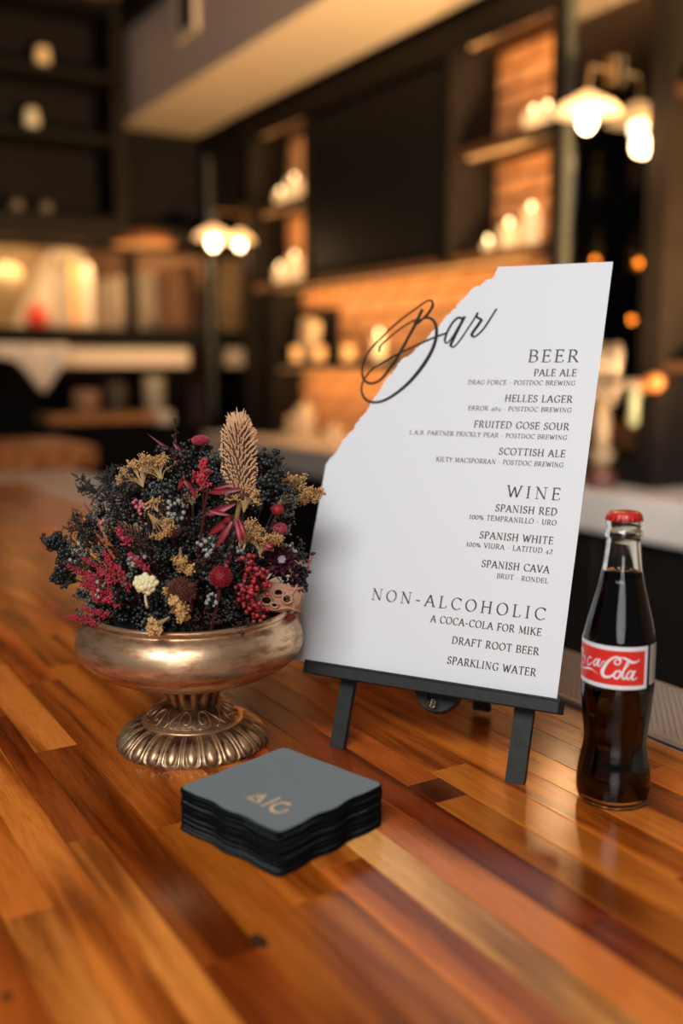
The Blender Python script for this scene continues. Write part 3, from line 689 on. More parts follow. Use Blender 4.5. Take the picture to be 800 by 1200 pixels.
# --- serif capitals written with a broad nib
def arc(cx, cy, rx, ry, a0, a1, n=12): return [(cx+rx*math.cos(math.radians(a0+(a1-a0)*i/n)), cy+ry*math.sin(math.radians(a0+(a1-a0)*i/n))) for i in range(n+1)]
def sf(x, y, w=.14): return ('s', x, y, w)
G = {
'A': (.74, [[(.06, 0), (.36, 1)], [(.36, 1), (.68, 0)], [(.17, .36), (.56, .36)], sf(.06, 0, .11), sf(.68, 0, .13)]),
'B': (.62, [[(.14, 0), (.14, 1)], [(.14, 1), (.32, 1)]+arc(.32, .76, .2, .24, 90, -90), [(.14, .52), (.34, .52)]+arc(.34, .26, .24, .26, 90, -90)+[(.14, 0)], sf(.1, 0, .08), sf(.1, 1, .08)]),
'C': (.72, [arc(.42, .5, .34, .5, 48, 312, 20), [(.66, .97), (.66, .76)], [(.67, .16), (.66, .1)]]),
'D': (.76, [[(.14, 0), (.14, 1)], [(.14, 1), (.28, 1)]+arc(.28, .5, .4, .5, 90, -90, 18)+[(.14, 0)], sf(.1, 0, .08), sf(.1, 1, .08)]),
'E': (.58, [[(.14, 0), (.14, 1)], [(.14, 1), (.5, 1), (.5, .84)], [(.14, .52), (.42, .52)], [(.42, .6), (.42, .43)], [(.14, 0), (.52, 0), (.55, .18)], sf(.1, 0, .08), sf(.1, 1, .08)]),
'F': (.54, [[(.14, 0), (.14, 1)], [(.14, 1), (.5, 1), (.5, .84)], [(.14, .52), (.4, .52)], [(.4, .6), (.4, .43)], sf(.14, 0), sf(.1, 1, .08)]),
'G': (.76, [arc(.42, .5, .34, .5, 48, 300, 20)+[(.66, .1), (.66, .42)], [(.66, .97), (.66, .76)], sf(.64, .42, .13)]),
'H': (.78, [[(.14, 0), (.14, 1)], [(.64, 0), (.64, 1)], [(.14, .52), (.64, .52)], sf(.14, 0, .12), sf(.14, 1, .12), sf(.64, 0, .12), sf(.64, 1, .12)]),
'I': (.32, [[(.16, 0), (.16, 1)], sf(.16, 0, .13), sf(.16, 1, .13)]),
'K': (.7, [[(.14, 0), (.14, 1)], [(.58, 1), (.16, .5)], [(.26, .6), (.66, 0)], sf(.14, 0, .12), sf(.14, 1, .12), sf(.58, 1, .1), sf(.66, 0, .09)]),
'L': (.56, [[(.14, 0), (.14, 1)], [(.14, 0), (.5, 0), (.54, .2)], sf(.14, 1, .13), sf(.1, 0, .08)]),
'M': (.92, [('t', [(.12, 0), (.17, 1)]), [(.17, 1), (.46, .08)], ('t', [(.46, .08), (.76, 1)]), [(.76, 1), (.8, 0)], sf(.12, 0, .1), sf(.8, 0, .12), sf(.12, 1, .08), sf(.8, 1, .08)]),
'N': (.8, [('t', [(.14, 0), (.14, 1)]), [(.12, 1), (.66, 0)], ('t', [(.66, 0), (.66, 1)]), sf(.14, 0, .12), sf(.1, 1, .1), sf(.66, 1, .12)]),
'O': (.8, [arc(.4, .5, .34, .5, 0, 360, 26)]),
'P': (.58, [[(.14, 0), (.14, 1)], [(.14, 1), (.3, 1)]+arc(.3, .72, .22, .28, 90, -90)+[(.14, .44)], sf(.14, 0, .13), sf(.1, 1, .08)]),
'R': (.68, [[(.14, 0), (.14, 1)], [(.14, 1), (.3, 1)]+arc(.3, .74, .21, .26, 90, -90)+[(.14, .48)], [(.32, .48), (.62, 0)], sf(.14, 0, .12), sf(.1, 1, .08), sf(.63, 0, .07)]),
'S': (.52, [arc(.27, .745, .17, .25, 40, 250, 12)[:-1]+[(.28, .5)]+arc(.25, .26, .2, .26, 65, -145, 12), [(.42, .94), (.42, .78)], [(.07, .24), (.07, .06)]]),
'T': (.64, [[(.32, 0), (.32, 1)], [(.05, .84), (.06, 1), (.58, 1), (.59, .84)], sf(.32, 0, .14)]),
'U': (.76, [[(.14, 1), (.14, .32)]+arc(.38, .32, .24, .32, 180, 360, 14)+[(.62, 1)], sf(.14, 1, .12), sf(.62, 1, .1)]),
'V': (.7, [[(.06, 1), (.36, 0)], [(.36, 0), (.64, 1)], sf(.06, 1, .12), sf(.64, 1, .1)]),
'W': (1.0, [[(.06, 1), (.3, 0)], [(.3, 0), (.5, .9)], [(.5, .9), (.7, 0)], [(.7, 0), (.94, 1)], sf(.06, 1, .1), sf(.94, 1, .1)]),
'Y': (.64, [[(.05, 1), (.32, .48)], [(.6, 1), (.32, .48), (.32, 0)], sf(.05, 1, .1), sf(.6, 1, .09), sf(.32, 0, .13)]),
'0': (.56, [arc(.28, .42, .22, .40, 0, 360, 18)]),
'1': (.34, [[(.17, 0), (.17, .86)], [(.04, .74), (.17, .86)], sf(.17, 0, .12)]),
'2': (.52, [arc(.24, .6, .18, .24, 150, -40, 10)+[(.05, 0), (.44, 0), (.46, .12)]]),
'4': (.52, [[(.36, -.2), (.36, .7), (.04, .12), (.5, .12)]]),
'%': (.8, [arc(.18, .62, .12, .2, 0, 360, 12), arc(.6, .22, .12, .2, 0, 360, 12), ('t', [(.14, 0), (.62, .9)])]),
'-': (.42, [('k', [(.06, .38), (.36, .38)])]), '·': (.36, [('k', [(.11, .38), (.25, .38)])]), '.': (.24, [('k', [(.08, .03), (.15, .03)])]), ' ': (.32, [])}
def ribbon(bm, pts, wf, z, M):
    n = len(pts)
    if n < 2: return
    L_, Rr = [], []
    for i, p in enumerate(pts):
        a = Vector(pts[max(i-1, 0)]); b = Vector(pts[min(i+1, n-1)]); d = (b-a)
        if d.length < 1e-9: continue
        d.normalize(); w = wf(d, i/(n-1))/2; nn = Vector((-d.y, d.x))
        L_.append(bm.verts.new(M(p[0]+nn.x*w, p[1]+nn.y*w, z))); Rr.append(bm.verts.new(M(p[0]-nn.x*w, p[1]-nn.y*w, z)))
    for i in range(len(L_)-1): bm.faces.new((Rr[i], Rr[i+1], L_[i+1], L_[i]))
NA = math.radians(22); NIB = Vector((math.cos(NA), math.sin(NA)))
def nibw(bold): return lambda d, t: bold*(.045+.10*abs(d.x*NIB.y-d.y*NIB.x))
def text_width(s, sc_=1.0, track=0.0): return sum((G[c][0]+track)*sc_ for c in s)-track
def write(bm, s, x, y, cap, wid, M, z, bold=1.0, small_from=None):
    nat = sum(G[c][0] for c in s); n = len(s)
    # spread to the wanted width by tracking
    track = (wid/cap - nat)/(n-1)
    xs = max(.6, min(1.3, (wid/cap)/(nat+.10*(n-1))))
    track = (wid/cap - nat*xs)/(n-1)
    cx = x
    for c in s:
        w, parts_ = G[c]
        f = lambda p, cx=cx: (cx+p[0]*cap*xs, y+p[1]*cap)
        for st in parts_:
            if isinstance(st, tuple):
                if st[0] == 's':
                    q = [f((st[1]-st[3], st[2])), f((st[1]+st[3], st[2]))]; ribbon(bm, q, lambda d, t: .055*cap*bold, z, M)
                elif st[0] == 't': ribbon(bm, [f(p) for p in st[1]], lambda d, t: .06*cap*bold, z, M)
                else: ribbon(bm, [f(p) for p in st[1]], lambda d, t: .11*cap*bold, z, M)
            else: ribbon(bm, [f(p) for p in st], (lambda k: lambda d, t: k(d, t)*cap)(nibw(bold)), z, M)
        cx += (w*xs+track)*cap
M_ink = mat('dark_olive_ink', (.035, .032, .022), .45)
M_ink2 = mat('brown_ink', (.075, .035, .03), .5)
Mb = lambda x, y, z: MB @ Vector((x, y, z))
lines = [
 ('BEER', 618, 425, 677.5, 424, 14, 1, 1.0), ('PALE ALE', 625, 441.5, 675, 440.7, 8, 0, 1.15), ('DRAG FORCE · POSTDOC BREWING', 548, 452, 673.7, 450.5, 5.2, 0, 1.1),
 ('HELLES LAGER', 591, 471.7, 670.3, 471.3, 8, 0, 1.15), ('ERROR 404 · POSTDOC BREWING', 548, 482.3, 669.4, 482, 5.2, 0, 1.1),
 ('FRUITED GOSE SOUR', 554.7, 502.7, 666.5, 502.7, 8, 0, 1.15), ('L.A.B. PARTNER PRICKLY PEAR · POSTDOC BREWING', 479.5, 511, 664.3, 513.8, 5.2, 0, 1.1),
 ('SCOTTISH ALE', 584, 533.8, 662, 535, 8, 0, 1.15), ('KILTY MACSPORRAN · POSTDOC BREWING', 510.5, 542.7, 660, 545.7, 5.4, 0, 1.1),
 ('WINE', 593, 582.7, 656, 585.9, 13.5, 1, 1.0), ('SPANISH RED', 580, 599.9, 652.4, 603.7, 8.3, 0, 1.15), ('100% TEMPRANILLO · URO', 549.5, 609, 651.7, 615.3, 6, 0, 1.1),
 ('SPANISH WHITE', 561.4, 631.4, 647.9, 637.3, 8.3, 0, 1.15), ('100% VIURA · LATITUD 42', 546, 641.2, 647.2, 648.5, 6, 0, 1.1),
 ('SPANISH CAVA', 563.9, 665, 643.3, 671.3, 8.3, 0, 1.15), ('BRUT · RONDEL', 581.7, 678.6, 641.9, 682.8, 5.6, 0, 1.1),
 ('NON-ALCOHOLIC', 434.7, 703.8, 638.4, 725.5, 14, 1, 1.0), ('A COCA-COLA FOR MIKE', 504, 729.7, 633.9, 744.4, 8.5, 0, 1.15),
 ('DRAFT ROOT BEER', 528.9, 754.6, 631, 767.5, 8.5, 0, 1.15), ('SPARKLING WATER', 523.6, 778.4, 627.6, 791.7, 8.8, 0, 1.15)]
for s, x0, y0, x1, y1, cap, big, bold in lines:
    a = p2b(x0, y0); b = p2b(x1, y1); c = p2b(x1, y1-cap)
    capm = (c[1]-b[1])*1.02
    bm = bmesh.new(); write(bm, s, a[0], (a[1]+b[1])/2, capm, b[0]-a[0], Mb, .0006, bold*(1.0 if big else 1.1))
    new_obj('lettering', bm, M_ink if big else M_ink2, mb)
# script word
def crop(pts, ox, oy, k): return [(ox+x/k, oy+y/k) for x, y in pts]
def smooth(pts, n=6):
    P = [Vector(p) for p in pts]; P = [P[0]*2-P[1]]+P+[P[-1]*2-P[-2]]; out = []
    for i in range(1, len(P)-2):
        for k in range(n):
            t = k/n; a, b, c, d = P[i-1], P[i], P[i+1], P[i+2]
            out.append(.5*((2*b)+(c-a)*t+(2*a-5*b+4*c-d)*t*t+(3*b-a-3*c+d)*t**3))
    out.append(P[-2]); return out
scr = [
 ([(378, 100), (345, 172), (300, 255), (250, 345), (205, 415), (158, 468), (112, 487), (78, 472), (64, 430), (76, 365), (120, 298), (190, 222), (270, 152), (340, 100), (395, 62), (424, 56), (431, 80), (412, 118), (382, 150), (352, 176), (338, 178), (338, 165)], lambda t: 13 if t < .16 else (13-(t-.16)*22 if t < .36 else 8.5 + (3 if .75 < t < .85 else 0))),
 ([(152, 324), (160, 290), (200, 252), (262, 203), (322, 165), (352, 152)], lambda t: 7.5),
 ([(345, 176), (372, 155), (405, 145), (435, 160), (451, 200), (446, 262), (420, 330), (368, 412), (300, 490), (222, 552), (155, 583), (98, 580), (66, 545), (63, 498), (86, 448), (135, 400), (200, 360), (275, 322), (350, 287), (430, 252), (505, 224)], lambda t: 9+6*math.exp(-((t-.33)/.14)**2) if t < .6 else 8),
 ([(586, 150), (562, 146), (530, 178), (502, 232), (495, 268), (508, 276), (534, 245), (566, 190), (596, 142)], lambda t: 9 if t < .5 else 6),
 ([(598, 138), (566, 200), (537, 260), (526, 288), (541, 297), (572, 264), (612, 205), (642, 160), (666, 118)], lambda t: 12 if t < .4 else 6.5),
 ([(666, 118), (661, 140), (676, 150), (688, 158)], lambda t: 8),
 ([(688, 154), (662, 192), (636, 230), (650, 244), (692, 208), (730, 152), (764, 98)], lambda t: 11 if t < .4 else 7)]
bm = bmesh.new()
sc_m = (p2b(501, 400)[0]-p2b(500, 400)[0])/4.444
for k, (st, wf) in enumerate(scr):
    q = [p2b(*c_) for c_ in crop(smooth(st), 410, 340, 4.444)]
    ribbon(bm, q, lambda d, t: wf(t)*sc_m*1.35, .0006+k*.00003, Mb)
M_script = mat('grey_green_script_ink', (.035, .034, .024), .8, spec=.1)
tag(new_obj('script_lettering', bm, M_script, mb), 'dark olive hand script word, partly over the clear acrylic')
# easel
es = thing('table_easel', 'small black wooden table easel carrying the menu board', 'easel', b2w(-.12, 0))
M_ebony = mat('easel_black', (.011, .013, .012), .6, bump=.3, bscale=90)
a = p2b(370, 782); b = p2b(652, 828)
s0, s1 = -.243, .006
lip = box((s0, -.0105, -.006), (s1, .0005, .014), MB, .0008)
new_obj('ledge', lip, M_ebony, es)
new_obj('ledge_stop', box((s0, .0005, .011), (s1, .0022, .014), MB), M_ebony, es)
def leg(sx, w):
    zt = (PB.z-Z0)/math.cos(BL)
    bm_ = box((sx-w/2, -zt+.001, -.011), (sx+w/2, HB*.55, -.0035), MB)
    for v in bm_.verts:                              # cut the foot level with the bar top
        if v.co.z < Z0+.02: v.co.z = Z0+.0002 if v.co.z < Z0+.004 else v.co.z
    return new_obj('leg', bm_, M_ebony, es)
sl = p2b(405, 812)[0]-.002; sr = p2b(610, 850)[0]
leg(sl, .0145); leg(sr, .017)
new_obj('cross_bar', box((sl, .20, -.016), (sr, .218, -.011), MB), M_ebony, es)
sm = p2b(507, 822)[0]
new_obj('brace_block', lathe([(.022, -.017), (.024, -.012), (.022, -.006)], (sm, -.004, 0), 20, True, MB), M_ebony, es)
hg = bmesh.new()
add_tube(hg, [Mb(sm-.006, -.012, -.004), Mb(sm-.004, -.018, 0), Mb(sm-.005, -.021, .002)], .0018, 6)
for k in range(3): add_tube(hg, [Mb(sm+.001+.002*math.cos(q), -.017-.004*k*.5+.002*math.sin(q), .001+k*.001) for q in [i*PI/4 for i in range(9)]], .0007, 5)
new_obj('brass_chain', hg, mat('chain_brass', (.5, .42, .28), .3, metal=1), es)
top = Mb(sm, .2, -.014); ft = Vector((top.x, top.y, Z0+.003))+Nb*.10
ft = Vector((Mb(sm, 0, 0).x, Mb(sm, 0, 0).y, Z0+.004))+Nb*.13
bl_ = bmesh.new(); d = (ft-top).normalized(); side = Wd*.009; th = d.cross(Wd).normalized()*.003
v = [bl_.verts.new(top+q) for q in (side+th, -side+th, -side-th, side-th)]+[bl_.verts.new(ft+q) for q in (side+th, -side+th, -side-th, side-th)]
for q in ((0, 1, 2, 3), (7, 6, 5, 4), (0, 4, 5, 1), (1, 5, 6, 2), (2, 6, 7, 3), (3, 7, 4, 0)): bl_.faces.new([v[i] for i in q])
new_obj('rear_leg', bl_, M_ebony, es)
# ================================================================ NAPKINS
NAX = math.radians(16.2); NC = Vector((-.6565, .3400, Z0)); NH = .0572
def napkin_outline(h):
    pts = []; N_ = 22; rr = .0055
    def side(p0, p1, nrm, amp):
        for i in range(N_):
            t = i/N_; q = p0.lerp(p1, t)
            pts.append(q + nrm*amp*math.sin(t*PI*5.0)*math.sin(t*PI))
    c = [Vector((-h, -h)), Vector((h, -h)), Vector((h, h)), Vector((-h, h))]
    amps = [.0014, .0016, .0003, .0004]
    for k in range(4):
        a, b = c[k], c[(k+1) % 4]; d = (b-a).normalized(); nn = Vector((d.y, -d.x))
        side(a+d*rr, b-d*rr, nn, amps[k])
        cc = b-d*rr-nn*rr
        for j in range(5):
            an = j/5*PI/2; pts.append(cc+nn*rr*math.cos(an)+d*rr*math.sin(an))
    return pts
TH = .0021
def napkin_mesh(name, m):
    bm = bmesh.new(); o = napkin_outline(NH); layers = []
    for z, ins in ((.0002, .0012), (.0008, 0), (TH*.72, .0002), (TH*.97, .0013)):
        layers.append([bm.verts.new((p.x*(1-ins/NH), p.y*(1-ins/NH), z)) for p in o])
    n = len(o)
    for a, b in zip(layers, layers[1:]):
        for i in range(n): bm.faces.new((a[i], a[(i+1) % n], b[(i+1) % n], b[i]))
    bm.faces.new(list(reversed(layers[0]))); bm.faces.new(layers[-1])
    me = bpy.data.meshes.new(name); bm.to_mesh(me); bm.free(); me.materials.append(m); return me
M_nap = mat('lit_top_paper', (.14, .168, .176), .85, bump=.5, bscale=900, sheen=.25)  # top faces: lit look put into a lighter paper colour
M_napside = mat('shaded_side_paper', (.004, .005, .0055), .9, bump=.5, bscale=900, spec=.1)  # same napkins' sides: shade put into a near-black colour
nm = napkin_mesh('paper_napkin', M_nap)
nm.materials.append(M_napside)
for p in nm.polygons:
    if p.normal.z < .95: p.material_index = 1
NN = 16
ORD = 'first second third fourth fifth sixth seventh eighth ninth tenth eleventh twelfth thirteenth fourteenth fifteenth sixteenth'.split()
for k in range(NN):
    o = bpy.data.objects.new('paper_napkin', nm); C.objects.link(o)
    top_ = k == NN-1
    jx, jy = (0, 0) if top_ else (R.uniform(-.0007, .0007), R.uniform(-.0007, .0007))
    if k == 0: jx, jy = .0008, -.0014
    o.location = NC+Vector((jx, jy, k*TH+.0001)); o.rotation_euler = (0, 0, NAX+(0 if top_ else R.uniform(-.008, .008)))
    if top_: tag(o, 'top charcoal paper napkin of the stack, printed with a gold monogram', 'napkin', 'charcoal napkins in the stack'); ntop = o
    elif k == 0: tag(o, 'bottom charcoal paper napkin of the stack, slightly sticking out on the wood', 'napkin', 'charcoal napkins in the stack')
    else: tag(o, 'plain charcoal napkin, '+ORD[NN-1-k]+' from the top of the black stack', 'napkin', 'charcoal napkins in the stack')
# monogram A|G traced on the napkin plane
gz = NN*TH
def nz(px, py):
    w = on_z(px, py, gz+.0001); return (w.x, w.y)
bm = bmesh.new()
T_ = lambda x, y, z: Vector((x, y, Z0+z))
o_, k_ = (280, 920), 10
def gs(pts, w): ribbon(bm, [nz(*c_) for c_ in crop(smooth(pts, 5), *o_, k_)], lambda d, t: w*1.15*(.6+.5*abs(d.x)), gz+.0002, T_)
gs([(85, 148), (200, 130), (305, 105)], .0030)
gs([(90, 150), (150, 172), (205, 212)], .0016)
gs([(305, 105), (262, 155), (205, 212)], .0034)
gs([(185, 128), (220, 150), (245, 165)], .0016)
gs([(255, 248), (360, 205), (478, 150)], .0024)
gs([(598, 236), (560, 214), (490, 210), (410, 235), (378, 275), (400, 308), (455, 322), (515, 316), (545, 300), (560, 280)], .0026)
gs([(515, 292), (545, 284), (572, 276)], .0020)
mg = new_obj('gold_monogram', bm, mat('gold_foil', (.95, .66, .38), .45, metal=.25), None)
mg.parent = ntop; mg.matrix_parent_inverse = (Matrix.Translation(ntop.location) @ Matrix.Rotation(NAX, 4, 'Z')).inverted()
tag(mg, 'shiny gold foil initials')
# ================================================================ BOTTLE OF COLA
BC = Vector((-.56, .601, Z0))
bt = thing('cola_bottle', 'full contoured glass cola bottle with red cap standing on the bar', 'bottle', BC)
prof = [(.0, .0035), (.018, .0025), (.0235, .0005), (.0265, .001), (.0288, .004), (.0300, .010), (.0302, .018), (.0296, .027), (.0280, .036), (.0263, .044), (.0255, .052), (.0256, .058), (.0264, .065), (.0277, .076), (.0287, .088), (.0292, .098), (.0293, .102), (.0291, .104), (.0291, .138), (.0289, .1405), (.0277, .146), (.0256, .156), (.0218, .1705), (.0182, .184), (.0158, .196), (.0143, .208), (.0134, .218), (.0133, .221), (.0146, .2225), (.0149, .2245), (.0146, .2265), (.0136, .2280), (.0134, .2305), (.0141, .2322), (.0142, .2345), (.0138, .2385), (.0124, .2405)]
inner = [(max(r-.0028, .0), z) for r, z in prof if .006 < z < .239]
inner = [(.0246, .0038)]+inner
bm = bmesh.new(); n = 64
def ring(r, z): return [bm.verts.new((BC.x+r*math.cos(2*PI*i/n), BC.y+r*math.sin(2*PI*i/n), BC.z+z)) for i in range(n)]
def fl(r, z, i):     # vertical flutes of the contour bottle
    if z < .012 or (.0985 < z < .142) or z > .19: return r
    w = min(1, (z-.012)/.02)*min(1, abs(z-.0985)/.02 if z < .1 else 1)*min(1, abs(z-.142)/.015 if z > .14 else 1)*min(1, (.19-z)/.03)
    return r - .0007*w*(.5+.5*math.cos(2*PI*i/n*16))
def ringf(r, z): return [bm.verts.new((BC.x+fl(r, z, i)*math.cos(2*PI*i/n), BC.y+fl(r, z, i)*math.sin(2*PI*i/n), BC.z+z)) for i in range(n)]
chain = [ringf(r, z) for r, z in prof[1:]] + [ring(r, z) for r, z in reversed(inner)]
for a, b in zip(chain, chain[1:]):
    for i in range(n): bm.faces.new((a[i], a[(i+1) % n], b[(i+1) % n], b[i]))
bm.faces.new(list(reversed(chain[0]))); bm.faces.new(chain[-1])
M_glass = mat('bottle_glass', (.93, .97, .94), .0, trans=1, ior=1.5)
new_obj('glass', bm, M_glass, bt, smooth=True)
LQ = .1945
lq = [(.0001, .0040), (.0245, .0040)]+[(r-.0027, z) for r, z in prof if .006 < z < LQ-.003]
rl = lq[-1][0]-.0006
lq += [(rl, LQ), (.0001, LQ)]
M_cola = bpy.data.materials.new('dark_cola'); M_cola.use_nodes = True
b_ = M_cola.node_tree.nodes['Principled BSDF']; b_.inputs['Base Color'].default_value = (.014, .0035, .002, 1); b_.inputs['Transmission Weight'].default_value = .55; b_.inputs['Roughness'].default_value = 0; b_.inputs['IOR'].default_value = 1.34
new_obj('cola', lathe(lq, BC, 48, False), M_cola, bt, smooth=True)
# crown cap
cp = bmesh.new(); nn_ = 84
cprof = [(.0125, .2355, 0), (.0144, .2355, 1), (.0142, .2372, .9), (.0138, .2395, .5), (.0131, .2413, 0), (.0118, .2423, 0), (.006, .2427, 0), (.0003, .2428, 0)]
rg = []
for r, z, w in cprof: rg.append([cp.verts.new((BC.x+(r+.0007*w*math.cos(21*2*PI*i/nn_))*math.cos(2*PI*i/nn_), BC.y+(r+.0007*w*math.cos(21*2*PI*i/nn_))*math.sin(2*PI*i/nn_), BC.z+z)) for i in range(nn_)])
for a, b in zip(rg, rg[1:]):
    for i in range(nn_): cp.faces.new((a[i], a[(i+1) % nn_], b[(i+1) % nn_], b[i]))
cp.faces.new(list(reversed(rg[0]))); cp.faces.new(rg[-1])
tag(new_obj('crown_cap', cp, mat('red_cap', (.62, .03, .02), .28, coat=.5), bt, smooth=True), 'red crimped crown cap')
# wrapped label
vb = EYE-BC; A0 = math.atan2(vb.y, vb.x)           # angle that faces the camera
RL = .0293
def cyl(ang, z, dr=0.0): return Vector((BC.x+(RL+dr)*math.cos(A0+ang), BC.y+(RL+dr)*math.sin(A0+ang), BC.z+z))
def patch(name, a0, a1, z0, z1, dr, m, label=None):
    bm = bmesh.new(); k = 60; lo = []; hi = []
    for i in range(k+1):
        a = math.radians(a0+(a1-a0)*i/k); lo.append(bm.verts.new(cyl(a, z0, dr))); hi.append(bm.verts.new(cyl(a, z1, dr)))
    for i in range(k): bm.faces.new((lo[i], lo[i+1], hi[i+1], hi[i]))
    return tag(new_obj(name, bm, m, bt, smooth=True), label)
M_lw = mat('label_white', (.86, .88, .9), .35); M_lr = mat('label_red', (.80, .035, .025), .35)
lz0, lz1 = .1035, .1385
patch('label', -126, 50, lz0, lz1, .0000, M_lw, 'white bordered wraparound label')
patch('label_field', -120, 43.5, lz0+.0035, lz1-.0035, .00015, M_lr, 'red label field')
patch('label_field', 56, 86, lz0+.002, lz1, .0000, mat('label_grey', (.5, .5, .48), .5), 'pale grey ingredients panel')
bm = bmesh.new()
for i in range(11):
    z = lz0+.005+i*.0028
    pts_ = [(math.radians(58+j*2.2), z) for j in range(1, 12)]
    for j in range(10):
        if R.random() < .75:
            a = pts_[j][0]; v = [bm.verts.new(cyl(q[0], q[1], .0001)) for q in ((a, z), (a+.03, z), (a+.03, z+.0009), (a, z+.0009))]; bm.faces.new(v)
new_obj('small_print', bm, mat('small_print_ink', (.3, .3, .3), .5), bt)
PXM = .0292*2/84                    # metres per photo pixel at the bottle
def uv(x, y):
    X_, Y_ = 670+x/8, 720+y/8
    s_ = max(-.985, min(.985, (X_-719.5)/42.0)); ph = math.asin(s_)
    v = (241-100*(1-math.cos(ph))*1.0-y)/8*PXM/math.cos(math.radians(15)); return ph, lz1+v
def lab_stroke(bm, pts, w, dphi=0, dz=0, dr=.0003):
    P = [uv(*q) for q in smooth(pts, 5)]
    P = [(p[0]*RL+dphi*RL, p[1]+dz) for p in P]
    ribbon(bm, P, lambda d, t: w(t)/8*PXM if callable(w) else w/8*PXM, dr, lambda x, y, z: cyl(x/RL, y, z))
bm = bmesh.new()
bigC = [(412, 372), (398, 352), (372, 362), (368, 390), (392, 402), (416, 380), (412, 345), (375, 333), (325, 362), (285, 415), (262, 475), (278, 515), (322, 518), (362, 492), (384, 462)]
wC = lambda t: 12 if t < .4 else (16+20*math.exp(-((t-.72)/.13)**2))
lab_stroke(bm, bigC, wC)
lab_stroke(bm, [(398, 338), (440, 336), (480, 352), (520, 370), (556, 362), (578, 338)], lambda t: 9+18*math.sin(PI*t)**2, dr=.00033)
lab_stroke(bm, [(400, 455), (372, 475), (366, 510), (386, 528), (412, 508), (420, 470), (402, 455)], lambda t: 18, dr=.00036)
lab_stroke(bm, [(420, 462), (440, 455), (468, 425), (498, 372), (492, 352), (470, 390), (444, 460), (438, 505), (450, 526), (470, 512)], lambda t: 8 if t < .45 else 18, dr=.00039)
lab_stroke(bm, [(528, 452), (500, 452), (478, 485), (478, 515), (492, 526), (512, 500), (530, 455)], lambda t: 15, dr=.00042)
lab_stroke(bm, [(545, 440), (530, 480), (522, 512), (534, 528), (556, 512), (562, 500)], lambda t: 18 if t < .6 else 9, dr=.00045)
# Coca: o, c, a and the tail, with a first C turned out of sight
lab_stroke(bm, bigC, wC, dphi=-math.radians(73), dz=-.0008)
lab_stroke(bm, [(96, 335), (80, 360), (78, 395), (90, 405), (104, 375), (100, 340), (96, 335)], lambda t: 8, dr=.00036)
lab_stroke(bm, [(160, 360), (150, 345), (134, 362), (126, 395), (132, 420), (148, 418), (166, 395)], lambda t: 11, dr=.00039)
lab_stroke(bm, [(222, 368), (202, 366), (184, 392), (184, 416), (194, 424), (212, 402), (224, 370)], lambda t: 14, dr=.00042)
lab_stroke(bm, [(238, 358), (226, 392), (220, 420), (230, 430), (246, 414), (262, 385), (285, 378)], lambda t: 15 if t < .5 else 9, dr=.00045)
lab_stroke(bm, [(62, 444), (100, 452), (140, 452), (172, 462), (224, 500)], lambda t: 3+18*math.sin(PI*min(1, t*1.02))**2, dr=.00048)
tag(new_obj('label_lettering', bm, M_lw, bt), 'white flowing script lettering')
# ================================================================ URN
UC = Vector((-.86, .35, Z0))
ur = thing('footed_urn', 'antique gold footed urn bowl with fluted stem and gadrooned foot', 'urn', UC)
def gold(name, base, dark, rough, use_attr):
    m = bpy.data.materials.new(name); m.use_nodes = True; nt = m.node_tree; N = nt.nodes; L = nt.links; b = N['Principled BSDF']
    b.inputs['Metallic'].default_value = .82; b.inputs['Roughness'].default_value = rough
    tc = N.new('ShaderNodeTexCoord'); mp = N.new('ShaderNodeMapping'); mp.inputs['Scale'].default_value = (14, 14, 60); L.new(tc.outputs['Object'], mp.inputs[0])
    n = N.new('ShaderNodeTexNoise'); n.inputs['Scale'].default_value = 2.2; n.inputs['Detail'].default_value = 6; n.inputs['Roughness'].default_value = .65; L.new(mp.outputs[0], n.inputs['Vector'])
    mr = N.new('ShaderNodeMapRange'); mr.inputs[1].default_value = .36; mr.inputs[2].default_value = .56; L.new(n.outputs['Fac'], mr.inputs[0])
    fac = mr.outputs[0]
    if use_attr:
        at = N.new('ShaderNodeAttribute'); at.attribute_name = 'wear'
        mu = N.new('ShaderNodeMath'); mu.operation = 'MULTIPLY_ADD'; mu.inputs[1].default_value = .45; L.new(fac, mu.inputs[0])
        m2 = N.new('ShaderNodeMath'); m2.operation = 'MULTIPLY'; m2.inputs[1].default_value = .8; L.new(at.outputs['Fac'], m2.inputs[0]); L.new(m2.outputs[0], mu.inputs[2])
        ms = N.new('ShaderNodeMath'); ms.operation = 'SUBTRACT'; ms.inputs[1].default_value = .2; ms.use_clamp = True; L.new(mu.outputs[0], ms.inputs[0]); fac = ms.outputs[0]
    mx = N.new('ShaderNodeMix'); mx.data_type = 'RGBA'; mx.inputs[6].default_value = (*dark, 1); mx.inputs[7].default_value = (*base, 1); L.new(fac, mx.inputs[0]); L.new(mx.outputs[2], b.inputs['Base Color'])
    r2 = N.new('ShaderNodeMapRange'); r2.inputs[3].default_value = rough+.15; r2.inputs[4].default_value = rough; L.new(fac, r2.inputs[0]); L.new(r2.outputs[0], b.inputs['Roughness'])
    n2 = N.new('ShaderNodeTexNoise'); n2.inputs['Scale'].default_value = 120; L.new(tc.outputs['Object'], n2.inputs['Vector'])
    bp = N.new('ShaderNodeBump'); bp.inputs['Strength'].default_value = .25; bp.inputs['Distance'].default_value = .0008; L.new(n2.outputs['Fac'], bp.inputs['Height']); L.new(bp.outputs['Normal'], b.inputs['Normal'])
    return m
M_gold = gold('antique_gold', (.74, .49, .29), (.34, .17, .075), .32, False)
M_gold2 = gold('patinated_gold', (.70, .45, .25), (.07, .032, .014), .36, True)
